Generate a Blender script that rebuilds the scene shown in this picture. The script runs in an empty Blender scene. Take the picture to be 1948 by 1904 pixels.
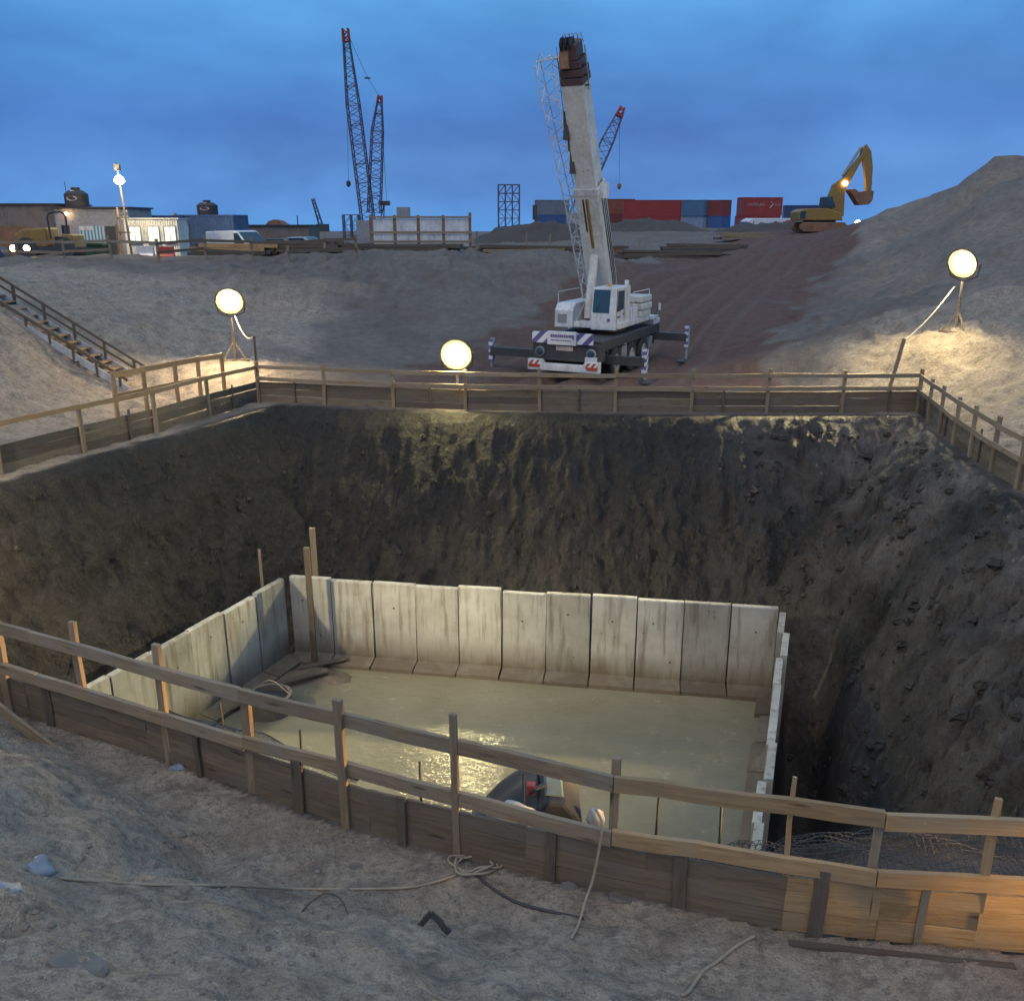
import bpy, math, random
import numpy as np
from mathutils import Vector, Matrix
random.seed(7); np.random.seed(7)
S = bpy.context.scene
COL = S.collection
R = math.radians

# ------------------------------------------------------------------ camera
FPX, IW, IH, HOR, EYE = 1687.0, 1948.0, 1904.0, 425.0, 4.9
PITCH = math.atan((IH/2-HOR)/FPX)
cam = bpy.data.cameras.new('camera'); camo = bpy.data.objects.new('camera', cam); COL.objects.link(camo)
camo.location = (0, 0, EYE); camo.rotation_euler = (math.pi/2-PITCH, 0, 0)
cam.sensor_fit = 'HORIZONTAL'; cam.sensor_width = 36.0; cam.lens = 36.0*FPX/IW
cam.clip_start = 0.1; cam.clip_end = 12000
S.camera = camo
# ------------------------------------------------------------------ world: dusk sky with soft cloud streaks
W = bpy.data.worlds.new('World'); S.world = W; W.use_nodes = True
wn, wl = W.node_tree.nodes, W.node_tree.links
wn.clear()
def wnode(t, **k):
    n = wn.new(t)
    for a, b in k.items(): setattr(n, a, b)
    return n
SUN_EL, SUN_AZ = R(52), R(200)          # afterglow through high cloud, from behind the camera
wo = wnode('ShaderNodeOutputWorld'); wb = wnode('ShaderNodeBackground')
tc = wnode('ShaderNodeTexCoord'); sp = wnode('ShaderNodeSeparateXYZ')
wl.new(tc.outputs['Generated'], sp.inputs[0])
ramp = wnode('ShaderNodeValToRGB')
wl.new(sp.outputs['Z'], ramp.inputs[0])
cr = ramp.color_ramp; cr.interpolation = 'EASE'
stops = [(0.0, (.095, .30, .70)), (0.05, (.065, .245, .64)), (0.10, (.040, .175, .54)), (0.15, (.048, .215, .58)),
         (0.24, (.085, .335, .72)), (0.5, (.18, .40, .70)), (1.0, (.26, .43, .66))]
cr.elements[0].position = 0; cr.elements[0].color = (*stops[0][1], 1)
cr.elements[1].position = 1; cr.elements[1].color = (*stops[-1][1], 1)
for p, c in stops[1:-1]:
    e = cr.elements.new(p); e.color = (*c, 1)
# cloud streaks: noise in a stretched, tilted space
mp = wnode('ShaderNodeMapping'); mp.inputs['Rotation'].default_value = (0, R(-9), 0); mp.inputs['Scale'].default_value = (1.7, 1.7, 4.6)
wl.new(tc.outputs['Generated'], mp.inputs[0])
nz = wnode('ShaderNodeTexNoise'); nz.inputs['Scale'].default_value = 1.3; nz.inputs['Detail'].default_value = 4.0; nz.inputs['Roughness'].default_value = .5; nz.inputs['Distortion'].default_value = .35
wl.new(mp.outputs[0], nz.inputs['Vector'])
mr = wnode('ShaderNodeMapRange'); mr.inputs['From Min'].default_value = .36; mr.inputs['From Max'].default_value = .66
mr.inputs['To Min'].default_value = .76; mr.inputs['To Max'].default_value = 1.36
nz2 = wnode('ShaderNodeTexNoise'); nz2.inputs['Scale'].default_value = 5.5; nz2.inputs['Detail'].default_value = 5.0; wl.new(mp.outputs[0], nz2.inputs['Vector'])
mxn = wnode('ShaderNodeMix', data_type='FLOAT'); mxn.inputs[0].default_value = .24; wl.new(nz.outputs['Fac'], mxn.inputs[2]); wl.new(nz2.outputs['Fac'], mxn.inputs[3])
wl.new(mxn.outputs[0], mr.inputs['Value'])
mul = wnode('ShaderNodeMix', data_type='RGBA', blend_type='MULTIPLY'); mul.inputs['Factor'].default_value = 1
wl.new(ramp.outputs[0], mul.inputs[6]); 
cmb = wnode('ShaderNodeCombineColor')
pw = wnode('ShaderNodeMath', operation='POWER'); pw.inputs[1].default_value = 1.35
wl.new(mr.outputs[0], pw.inputs[0]); wl.new(pw.outputs[0], cmb.inputs[0]); wl.new(mr.outputs[0], cmb.inputs[1])
pw2 = wnode('ShaderNodeMath', operation='POWER'); pw2.inputs[1].default_value = .65
wl.new(mr.outputs[0], pw2.inputs[0]); wl.new(pw2.outputs[0], cmb.inputs[2])
wl.new(cmb.outputs[0], mul.inputs[7])
# a little of the physical twilight sky on top
sky = wnode('ShaderNodeTexSky', sky_type='NISHITA'); sky.sun_disc = False; sky.sun_elevation = R(2); sky.sun_rotation = SUN_AZ
add = wnode('ShaderNodeMix', data_type='RGBA', blend_type='ADD'); add.inputs['Factor'].default_value = .02
wl.new(mul.outputs[2], add.inputs[6]); wl.new(sky.outputs[0], add.inputs[7])
wl.new(add.outputs[2], wb.inputs[0]); wb.inputs[1].default_value = .92
wl.new(wb.outputs[0], wo.inputs[0])
# soft warm afterglow
sl = bpy.data.lights.new('sun', 'SUN'); sl.energy = 0.95; sl.angle = R(60); sl.color = (1.0, .80, .66)
so = bpy.data.objects.new('sun', sl); COL.objects.link(so)
so.rotation_euler = (R(38), 0, R(-20)); so.location = (0, -20, 40)
S.view_settings.view_transform = 'Standard'; S.view_settings.look = 'None'; S.view_settings.exposure = 0.14; S.view_settings.gamma = 1.0
S.render.engine = 'CYCLES'
S.cycles.use_denoising = True; S.cycles.denoiser = 'OPENIMAGEDENOISE'; S.cycles.denoising_input_passes = 'RGB_ALBEDO_NORMAL'; S.cycles.denoising_prefilter = 'ACCURATE'
S.cycles.sample_clamp_indirect = 3.0
S.cycles.max_bounces = 4; S.cycles.diffuse_bounces = 2; S.cycles.glossy_bounces = 2; S.cycles.transmission_bounces = 0; S.cycles.volume_bounces = 0; S.cycles.transparent_max_bounces = 4
S.cycles.use_adaptive_sampling = True; S.cycles.adaptive_threshold = .015; S.cycles.adaptive_min_samples = 48

# ------------------------------------------------------------------ helpers
CP, SP = math.cos(PITCH), math.sin(PITCH)
def at(px, py, Y):
    """a point at ground distance Y from where the photographer stands, on the bearing of a measured image position"""
    x = (px-IW/2)/FPX; y = -(py-IH/2)/FPX
    dy = CP+y*SP; t = Y/dy
    return Vector((x*t, Y, EYE+(-SP+y*CP)*t))
def sm(a, b, v):
    t = np.clip((v-a)/(b-a), 0, 1); return t*t*(3-2*t)

class MB:
    def __init__(s): s.v = []; s.f = []
    def add(s, vs, fs):
        o = len(s.v); s.v += [tuple(v) for v in vs]; s.f += [tuple(i+o for i in f) for f in fs]; return s
    def box(s, c, d, M=None, taper=None):
        c = Vector(c); hx, hy, hz = d[0]/2, d[1]/2, d[2]/2
        vs = []
        for z in (-1, 1):
            k = 1.0 if (taper is None or z < 0) else taper
            for x, y in ((-1, -1), (1, -1), (1, 1), (-1, 1)):
                p = Vector((x*hx*k, y*hy*k, z*hz))
                vs.append(c+(M @ p if M else p))
        return s.add(vs, [(3, 2, 1, 0), (4, 5, 6, 7), (0, 1, 5, 4), (1, 2, 6, 5), (2, 3, 7, 6), (3, 0, 4, 7)])
    def box2(s, lo, hi):
        return s.box([(a+b)/2 for a, b in zip(lo, hi)], [abs(b-a) for a, b in zip(lo, hi)])
    def bar(s, p0, p1, w, h, up=(0, 0, 1)):
        p0, p1 = Vector(p0), Vector(p1); d = (p1-p0); L = d.length
        if L < 1e-6: return s
        X = d/L; U = Vector(up)
        if abs(X.dot(U)) > .98: U = Vector((0, 1, 0))
        Y = U.cross(X).normalized(); Z = X.cross(Y)
        M = Matrix((X, Y, Z)).transposed()
        return s.box((p0+p1)/2, (L, w, h), M)
    def tube(s, p0, p1, r0, r1=None, n=8, cap=True):
        if r1 is None: r1 = r0
        return s.path([p0, p1], [r0, r1], n, cap)
    def path(s, pts, r, n=6, cap=True):
        pts = [Vector(p) for p in pts]; m = len(pts)
        rs = r if isinstance(r, (list, tuple)) else [r]*m
        vs = []; fs = []
        prevU = None
        for i, p in enumerate(pts):
            d = (pts[min(i+1, m-1)]-pts[max(i-1, 0)]).normalized()
            U = prevU if prevU is not None else (Vector((0, 0, 1)) if abs(d.z) < .9 else Vector((1, 0, 0)))
            A = d.cross(U)
            if A.length < 1e-5: A = d.cross(Vector((0.3, 1, .2)))
            A.normalize(); B = A.cross(d).normalized(); prevU = B
            for k in range(n):
                a = 2*math.pi*k/n
                vs.append(p+(A*math.cos(a)+B*math.sin(a))*rs[i])
        for i in range(m-1):
            for k in range(n):
                k2 = (k+1) % n
                fs.append((i*n+k, i*n+k2, (i+1)*n+k2, (i+1)*n+k))
        if cap:
            fs.append(tuple(range(n-1, -1, -1))); fs.append(tuple((m-1)*n+k for k in range(n)))
        return s.add(vs, fs)
    def lathe(s, prof, n=20, c=(0, 0, 0), M=None, a0=0.0):
        vs = []; fs = []; m = len(prof); c = Vector(c)
        for r, z in prof:
            for k in range(n):
                a = a0+2*math.pi*k/n
                p = Vector((r*math.cos(a), r*math.sin(a), z)); vs.append(c+(M @ p if M else p))
        for i in range(m-1):
            for k in range(n):
                k2 = (k+1) % n; fs.append((i*n+k, i*n+k2, (i+1)*n+k2, (i+1)*n+k))
        fs.append(tuple(range(n-1, -1, -1))); fs.append(tuple((m-1)*n+k for k in range(n)))
        return s.add(vs, fs)
    def prism(s, poly, y0, y1, fn=None):
        """poly in (a, b) extruded from y0 to y1; fn maps (a, y, b) to a point"""
        fn = fn or (lambda a, y, b: (a, y, b))
        n = len(poly)
        vs = [fn(a, y0, b) for a, b in poly]+[fn(a, y1, b) for a, b in poly]
        fs = [tuple(range(n)), tuple(range(2*n-1, n-1, -1))]
        for i in range(n):
            j = (i+1) % n; fs.append((j, i, i+n, j+n))
        return s.add(vs, fs)
    def lattice(s, p0, p1, w0, w1, n, rc, rb, sd=(1, 0, 0), d0=None, d1=None):
        """four-chord truss from p0 to p1"""
        p0, p1 = Vector(p0), Vector(p1); X = (p1-p0).normalized(); A = Vector(sd); A = (A-X*A.dot(X)).normalized(); B = X.cross(A)
        d0 = w0 if d0 is None else d0; d1 = w1 if d1 is None else d1
        def c(t, k):
            w = (w0+(w1-w0)*t)/2; d = (d0+(d1-d0)*t)/2; a, b = ((-1, -1), (1, -1), (1, 1), (-1, 1))[k]
            return p0+(p1-p0)*t+A*(a*w)+B*(b*d)
        for k in range(4): s.tube(c(0, k), c(1, k), rc, n=4)
        for i in range(n):
            t0, t1 = i/n, (i+1)/n
            for k in range(4):
                k2 = (k+1) % 4
                if i % 2 == 0: s.tube(c(t0, k), c(t1, k2), rb, n=3)
                else: s.tube(c(t0, k2), c(t1, k), rb, n=3)
            if i % 3 == 0:
                for k in range(4): s.tube(c(t0, k), c(t0, (k+1) % 4), rb, n=3)
        return s
    def build(s, name, mat, parent=None, smooth=False, label=None, kind=None, bevel=0):
        me = bpy.data.meshes.new(name); me.from_pydata(s.v, [], s.f); me.update()
        if smooth: me.polygons.foreach_set('use_smooth', [True]*len(me.polygons))
        o = bpy.data.objects.new(name, me); COL.objects.link(o)
        if mat is not None: me.materials.append(mat)
        if parent is not None: o.parent = parent
        if label: o['label'] = label
        if kind: o['kind'] = kind
        if bevel:
            b = o.modifiers.new('b', 'BEVEL'); b.width = bevel; b.segments = 2; b.limit_method = 'ANGLE'
        return o
def thing(name, label, cat, loc=(0, 0, 0), rz=0.0, group=None):
    o = bpy.data.objects.new(name, None); COL.objects.link(o); o.empty_display_size = .2
    o.location = loc; o.rotation_euler = (0, 0, rz); o['label'] = label; o['category'] = cat
    if group: o['group'] = group
    return o
def tag(o, label, cat, group=None):
    o['label'] = label; o['category'] = cat
    if group: o['group'] = group
    return o
def clone(o, parent=None):
    c = o.copy(); COL.objects.link(c); c.parent = parent
    for ch in o.children: clone(ch, c)
    return c
def text_part(name, body, size, M, mat, parent, ext=.004):
    cu = bpy.data.curves.new(name, 'FONT'); cu.body = body; cu.size = size; cu.extrude = ext; cu.align_x = 'CENTER'; cu.align_y = 'CENTER'
    t = bpy.data.objects.new('tmp', cu); COL.objects.link(t); bpy.context.view_layer.update()
    me = bpy.data.meshes.new_from_object(t); bpy.data.objects.remove(t); me.materials.clear(); me.materials.append(mat)
    o = bpy.data.objects.new(name, me); COL.objects.link(o); o.parent = parent; o.matrix_local = M
    return o

# ------------------------------------------------------------------ materials
def newmat(name):
    m = bpy.data.materials.new(name); m.use_nodes = True
    nt = m.node_tree; b = nt.nodes['Principled BSDF']; return m, nt, b
def nd(nt, t, **k):
    n = nt.nodes.new(t)
    for a, v in k.items(): setattr(n, a, v)
    return n
def noise(nt, vec, scale, detail=4, rough=.55, dist=0.0):
    n = nd(nt, 'ShaderNodeTexNoise'); n.inputs['Scale'].default_value = scale; n.inputs['Detail'].default_value = detail
    n.inputs['Roughness'].default_value = rough; n.inputs['Distortion'].default_value = dist
    if vec is not None: nt.links.new(vec, n.inputs['Vector'])
    return n.outputs['Fac']
def mapr(nt, v, a, b, c=0.0, d=1.0):
    n = nd(nt, 'ShaderNodeMapRange'); nt.links.new(v, n.inputs['Value'])
    for i, x in zip(('From Min', 'From Max', 'To Min', 'To Max'), (a, b, c, d)): n.inputs[i].default_value = x
    return n.outputs[0]
def mixc(nt, f, a, b, bt='MIX'):
    n = nd(nt, 'ShaderNodeMix', data_type='RGBA', blend_type=bt)
    for sock, val in ((n.inputs['Factor'], f), (n.inputs[6], a), (n.inputs[7], b)):
        if hasattr(val, 'is_output'): nt.links.new(val, sock)
        elif isinstance(val, (tuple, list)): sock.default_value = (*val, 1) if len(val) == 3 else val
        else: sock.default_value = val
    return n.outputs[2]
def math_(nt, op, a, b=None):
    n = nd(nt, 'ShaderNodeMath', operation=op)
    for i, v in enumerate((a, b)):
        if v is None: continue
        if hasattr(v, 'is_output'): nt.links.new(v, n.inputs[i])
        else: n.inputs[i].default_value = v
    return n.outputs[0]
def bump(nt, b, h, strength, dist):
    n = nd(nt, 'ShaderNodeBump'); n.inputs['Strength'].default_value = strength; n.inputs['Distance'].default_value = dist
    nt.links.new(h, n.inputs['Height'])
    prev = b.inputs['Normal'].links[0].from_socket if b.inputs['Normal'].links else None
    if prev: nt.links.new(prev, n.inputs['Normal'])
    nt.links.new(n.outputs[0], b.inputs['Normal'])
def ocoord(nt, scale=None, which='Object'):
    t = nd(nt, 'ShaderNodeTexCoord').outputs[which]
    if scale is None: return t
    m = nd(nt, 'ShaderNodeMapping'); m.inputs['Scale'].default_value = scale; nt.links.new(t, m.inputs[0]); return m.outputs[0]
def rndoff(nt, vec):
    oi = nd(nt, 'ShaderNodeObjectInfo'); a = nd(nt, 'ShaderNodeVectorMath', operation='MULTIPLY_ADD')
    nt.links.new(oi.outputs['Random'], a.inputs[0]); a.inputs[1].default_value = (37, 19, 53); nt.links.new(vec, a.inputs[2])
    return a.outputs[0], oi.outputs['Random']
def paint(name, col, rough=.5, dirt=(.10, .085, .07), amt=.5, scale=1.6, metallic=0.0, bmp=.0, streak=True):
    """painted or bare surface with uneven dirt and faint streaks"""
    m, nt, b = newmat(name); v, rd = rndoff(nt, ocoord(nt))
    n1 = noise(nt, v, scale, 6, .62)
    sm_ = nd(nt, 'ShaderNodeMapping'); sm_.inputs['Scale'].default_value = (5, 5, .5) if streak else (2, 2, 2); nt.links.new(v, sm_.inputs[0])
    n2 = noise(nt, sm_.outputs[0], scale, 4, .6)
    f = mapr(nt, math_(nt, 'MULTIPLY', mapr(nt, n1, .35, .75), mapr(nt, n2, .3, .75)), .05, .6, 0, amt)
    c = mixc(nt, f, col, dirt)
    vv = mapr(nt, noise(nt, v, scale*5, 3), .3, .7, .86, 1.1)
    g = nd(nt, 'ShaderNodeCombineColor')
    for i in range(3): nt.links.new(vv, g.inputs[i])
    c = mixc(nt, 1.0, c, g.outputs[0], 'MULTIPLY')
    nt.links.new(c, b.inputs['Base Color']); b.inputs['Metallic'].default_value = metallic
    nt.links.new(mapr(nt, n1, .3, .7, rough-.1, min(1, rough+.2)), b.inputs['Roughness'])
    if bmp: bump(nt, b, n1, bmp, .02)
    return m
def emis(name, col, st):
    m, nt, b = newmat(name); b.inputs['Base Color'].default_value = (*[min(1, c) for c in col], 1)
    b.inputs['Emission Color'].default_value = (*col, 1); b.inputs['Emission Strength'].default_value = st; m.cycles.emission_sampling = 'NONE'; return m
def wood(name, dark, light, grey):
    m, nt, b = newmat(name); v, rd = rndoff(nt, ocoord(nt))
    mp = nd(nt, 'ShaderNodeMapping'); mp.inputs['Scale'].default_value = (1.1, 16, 16); nt.links.new(v, mp.inputs[0])
    g = noise(nt, mp.outputs[0], 1.6, 6, .65, 1.2)
    blot = noise(nt, v, 2.2, 4, .6)
    c = mixc(nt, mapr(nt, g, .3, .7), dark, light)
    c = mixc(nt, mapr(nt, blot, .40, .68, 0, .75), c, grey)
    k = nd(nt, 'ShaderNodeTexVoronoi'); mk = nd(nt, 'ShaderNodeMapping'); mk.inputs['Scale'].default_value = (1.3, 7, 7); nt.links.new(v, mk.inputs[0]); nt.links.new(mk.outputs[0], k.inputs['Vector']); k.inputs['Scale'].default_value = 1.2
    c = mixc(nt, mapr(nt, k.outputs['Distance'], .06, .16, .8, 0), c, tuple(x*.35 for x in dark))
    br = mapr(nt, rd, 0, 1, .84, 1.12); cc = nd(nt, 'ShaderNodeCombineColor')
    for i in range(3): nt.links.new(br, cc.inputs[i])
    c = mixc(nt, 1.0, c, cc.outputs[0], 'MULTIPLY')
    nt.links.new(c, b.inputs['Base Color']); b.inputs['Roughness'].default_value = .82
    bump(nt, b, g, .5, .008)
    return m
def concrete(name, a, bcol, stain, stain_z=None):
    m, nt, b = newmat(name); oc = ocoord(nt); v, rd = rndoff(nt, oc)
    n1 = noise(nt, v, 1.3, 6, .6); n2 = noise(nt, v, 6, 5, .65)
    c = mixc(nt, mapr(nt, n1, .3, .7), a, bcol)
    st = nd(nt, 'ShaderNodeMapping'); st.inputs['Scale'].default_value = (6, 6, .6); nt.links.new(v, st.inputs[0])
    c = mixc(nt, mapr(nt, noise(nt, st.outputs[0], 1.2, 5, .6), .50, .70, 0, .7), c, stain)
    if stain_z is not None:
        sx = nd(nt, 'ShaderNodeSeparateXYZ'); nt.links.new(oc, sx.inputs[0])
        h = math_(nt, 'ADD', sx.outputs['Z'], mapr(nt, n1, 0, 1, -.55, .55))
        c = mixc(nt, mapr(nt, h, stain_z-.38, stain_z+.3, .92, 0), c, stain)
    vo = nd(nt, 'ShaderNodeTexVoronoi'); vo.inputs['Scale'].default_value = 5.5; nt.links.new(v, vo.inputs['Vector'])
    pit = mapr(nt, vo.outputs['Distance'], .05, .13, 1, 0)
    pitm = math_(nt, 'MULTIPLY', pit, mapr(nt, n1, .5, .6))
    c = mixc(nt, math_(nt, 'MULTIPLY', pitm, .7), c, tuple(x*.3 for x in stain))
    br = mapr(nt, rd, 0, 1, .72, 1.18); cc = nd(nt, 'ShaderNodeCombineColor')
    for i in range(3): nt.links.new(br, cc.inputs[i])
    c = mixc(nt, 1.0, c, cc.outputs[0], 'MULTIPLY')
    nt.links.new(c, b.inputs['Base Color']); b.inputs['Roughness'].default_value = .85
    bump(nt, b, n2, .35, .02); bump(nt, b, pitm, -.8, .02)
    return m
def stripes(name, c1, c2, period, slope=1.0, axis=0):
    m, nt, b = newmat(name); sx = nd(nt, 'ShaderNodeSeparateXYZ'); nt.links.new(ocoord(nt), sx.inputs[0])
    d = math_(nt, 'SUBTRACT', sx.outputs[axis], math_(nt, 'MULTIPLY', sx.outputs['Z'], slope))
    f = math_(nt, 'FRACT', math_(nt, 'DIVIDE', d, period)); g = math_(nt, 'GREATER_THAN', f, .5)
    nt.links.new(mixc(nt, g, c1, c2), b.inputs['Base Color']); b.inputs['Roughness'].default_value = .5
    return m

M = {}
M['wood'] = wood('weathered_pine', (.165, .112, .068), (.36, .26, .155), (.24, .205, .165))
M['wood_fresh'] = wood('fresh_pine', (.24, .14, .065), (.44, .29, .14), (.30, .23, .15))
M['wood_dark'] = wood('wet_timber', (.07, .05, .036), (.16, .115, .075), (.10, .09, .08))
M['conc'] = concrete('precast_concrete', (.42, .415, .385), (.28, .27, .232), (.105, .08, .052), .50)
M['conc2'] = concrete('well_ring_concrete', (.22, .20, .165), (.15, .135, .10), (.15, .11, .07))
M['white'] = paint('white_paint', (.66, .66, .66), .4, (.24, .22, .19), .65)
M['boomwhite'] = paint('boom_paint', (.62, .61, .56), .45, (.30, .28, .22), .55)
M['grey'] = paint('grey_steel', (.28, .29, .30), .5)
M['dark'] = paint('dark_steel', (.045, .046, .05), .55)
M['black'] = paint('black_rubber', (.022, .022, .024), .8, (.10, .085, .07), .6)
M['brownhead'] = paint('oxide_brown', (.085, .05, .055), .6, (.06, .045, .05), .6)
M['brass'] = paint('brass_rod', (.30, .20, .07), .35, (.10, .07, .03), .4, metallic=.6)
M['glass'] = newmat('dark_glass')[0]
_b = M['glass'].node_tree.nodes['Principled BSDF']; _b.inputs['Base Color'].default_value = (.03, .06, .09, 1); _b.inputs['Roughness'].default_value = .08
M['purple'] = paint('sign_purple', (.12, .09, .28), .5)
M['red'] = paint('red_lens', (.45, .05, .04), .35)
M['hazard'] = stripes('hazard_stripes', (.72, .72, .74), (.11, .09, .24), .46)
M['hazard_blue'] = stripes('jack_stripes', (.60, .60, .63), (.10, .12, .26), .24, 1.0, 1)
M['stringer'] = paint('skylit_stringer', (.42, .43, .46), .5)  # pale blue-grey stands for sky light on the timber
M['chevron'] = stripes('bumper_stripes', (.70, .70, .70), (.38, .06, .05), .2, .8)
M['latblue'] = paint('dusk_steel', (.10, .10, .16), .6)  # blue of the dusk put into the steel's colour
M['latred'] = paint('lattice_red', (.34, .05, .04), .6)
M['yellow'] = paint('machine_yellow', (.28, .17, .035), .5, (.16, .11, .05), .6)
M['rust'] = paint('rusty_bucket', (.25, .13, .075), .8, (.10, .06, .04), .7)
M['rope'] = paint('rope', (.34, .28, .21), .9, (.18, .14, .10), .5)
M['cable'] = paint('cable', (.30, .28, .23), .7)
M['netting'] = paint('net_plastic', (.035, .036, .04), .6, (.10, .09, .08), .5)
M['bag'] = paint('sack', (.55, .54, .50), .7, (.28, .25, .2), .5)
M['tarp'] = paint('tarp', (.022, .028, .038), .75, (.04, .04, .04), .5)
M['bluebag'] = paint('blue_plastic', (.20, .23, .28), .4, (.25, .24, .24), .4)
M['stone'] = paint('stone', (.16, .145, .13), .9, (.10, .09, .08), .6, bmp=.6, streak=False)
M['lens'] = emis('lamp_lens', (1.0, .90, .58), 40)
def lens_mat(name, core, rim, s0, s1, r):
    m, nt, b = newmat(name); sx = nd(nt, 'ShaderNodeAttribute', attribute_name='rad')
    f = math_(nt, 'POWER', mapr(nt, sx.outputs['Fac'], .55, 1.0), .45); c = mixc(nt, f, core, rim)
    nt.links.new(c, b.inputs['Emission Color']); nt.links.new(c, b.inputs['Base Color']); nt.links.new(math_(nt, 'POWER', mapr(nt, f, 0, 1, s0, s1), 1.0), b.inputs['Emission Strength']); return m
M['flood'] = emis('flood_bulb', (1, .93, .66), 130)
M['dish'] = paint('glow_dish', (.13, .105, .045), .7, (.06, .05, .03), .2)  # dull yellow tuned so the dish dims towards its rim like a glow
M['lens_warm'] = emis('warm_lens', (1.0, .66, .28), 30)
M['lens_white'] = emis('white_lens', (1.0, .95, .82), 25)
M['win_lit'] = emis('lit_window', (.80, .92, .72), .62)
M['tank'] = paint('tank_plastic', (.055, .045, .042), .55, (.10, .08, .07), .4)
M['label'] = paint('tank_label', (.62, .50, .48), .5)
M['block'] = paint('block_wall', (.21, .165, .14), .9, (.10, .08, .07), .6, bmp=.3)
M['slat'] = paint('board_siding', (.33, .32, .32), .8, (.17, .15, .14), .6)
M['cabin'] = paint('cabin_cream', (.72, .70, .60), .55, (.30, .27, .22), .4)
M['bluecont'] = paint('blue_container', (.10, .16, .26), .6, (.07, .07, .08), .6)
M['orange'] = paint('orange_wood', (.50, .29, .12), .8)
M['green'] = paint('green_skip', (.03, .075, .04), .6, (.05, .05, .04), .6)
M['teal'] = stripes('curtain_stripes', (.50, .56, .58), (.07, .24, .27), .22, 0.0)
M['cont_text'] = paint('faded_lettering', (.46, .28, .33), .7)
M['carblue'] = paint('dark_blue_car', (.05, .065, .12), .3)
M['carsilver'] = paint('silver_car', (.42, .46, .50), .3)
M['cardark'] = paint('dark_green_car', (.06, .085, .085), .3)
M['vanwhite'] = paint('van_white', (.66, .68, .72), .35, (.40, .38, .36), .3)
M['mesh_wire'] = M['grey']

M['gravel'] = paint('gravel', (.24, .205, .17), .95, (.10, .085, .075), .7, 9, streak=False)

M['rubble'] = paint('rubble', (.036, .031, .027), .9, (.065, .055, .046), .6, 3, streak=False)

M['cloth_teal'] = paint('faded_teal_cloth', (.10, .16, .17), .8)

M['wood_board'] = wood('dark_boards', (.10, .072, .048), (.225, .165, .105), (.155, .135, .112))  # pine in a darker tone, for the low boarding

# ------------------------------------------------------------------ terrain
def _hash(ix, iy, seed):
    h = (ix.astype(np.int64)*374761393+iy.astype(np.int64)*668265263+seed*974634777) & 0xffffffff
    h = ((h ^ (h >> 13))*1274126177) & 0xffffffff
    return (h ^ (h >> 16)) & 0xffffffff
def pn(x, y, seed=0):
    ix = np.floor(x); iy = np.floor(y); fx = x-ix; fy = y-iy
    u = fx*fx*fx*(fx*(fx*6-15)+10); v = fy*fy*fy*(fy*(fy*6-15)+10)
    def g(dx, dy):
        a = _hash(ix+dx, iy+dy, seed)/4294967295.0*2*np.pi
        return np.cos(a)*(fx-dx)+np.sin(a)*(fy-dy)
    return ((g(0, 0)*(1-u)+g(1, 0)*u)*(1-v)+(g(0, 1)*(1-u)+g(1, 1)*u)*v)*1.4
def fbm(x, y, o=4, seed=0, gain=.5):
    s = 0; a = 1.0
    for k in range(o):
        s = s+a*pn(x, y, seed+k*17); x = x*2.03+3.1; y = y*2.03+1.7; a *= gain
    return s
def worley(x, y, seed=0):
    ix = np.floor(x); iy = np.floor(y); d1 = np.full(x.shape, 9.0); idv = np.zeros(x.shape)
    for dx in (-1, 0, 1):
        for dy in (-1, 0, 1):
            h = _hash(ix+dx, iy+dy, seed)
            px = ix+dx+(h & 1023)/1023.0; py = iy+dy+((h >> 10) & 1023)/1023.0
            d = (x-px)**2+(y-py)**2; c = d < d1
            idv = np.where(c, ((h >> 20) & 1023)/1023.0, idv); d1 = np.where(c, d, d1)
    return np.sqrt(d1), idv

FENCE = [(-14.0, 12.2), (-7.6, 9.35), (-5.24, 8.17), (-4.26, 7.80), (-3.26, 7.28), (-2.34, 6.83), (-1.40, 6.35), (-.44, 5.97), (.75, 5.58), (1.97, 5.24), (3.28, 5.06), (4.7, 4.95), (6.2, 4.9), (7.8, 5.1), (9.5, 5.6)]
FX = [p[0] for p in FENCE]; FY = [p[1] for p in FENCE]
def yN(x): return np.interp(x, FX+[60.0], FY+[4.9])
RIM = [(x, y+.34+.95*float(np.clip((x-1.2)/1.6, 0, 1))) for x, y in FENCE[1:]]+[(9.3, 8), (9.3, 12), (9.25, 15.2), (9.5, 17), (9.95, 20), (10.6, 22.9), (10.2, 23.15), (5, 23.05), (0, 23.4), (-1.5, 23.5), (-4, 23.9), (-6.6, 24.5),
      (-7.2, 23.2), (-7.95, 21.2), (-8.75, 19.7), (-9.75, 17.4), (-11.2, 14.4), (-10.6, 11.6)]
BOT = [(-5.7, 20.0), (-2, 19.5), (6.0, 18.05), (6.35, 16.5), (5.7, 13.9), (4.7, 10.8), (3.9, 9.0), (1.0, 8.6), (-2, 9.6), (-5, 11.4), (-7.6, 13.0), (-8.2, 14.0), (-7.4, 16.0), (-6.4, 18.6)]
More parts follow.
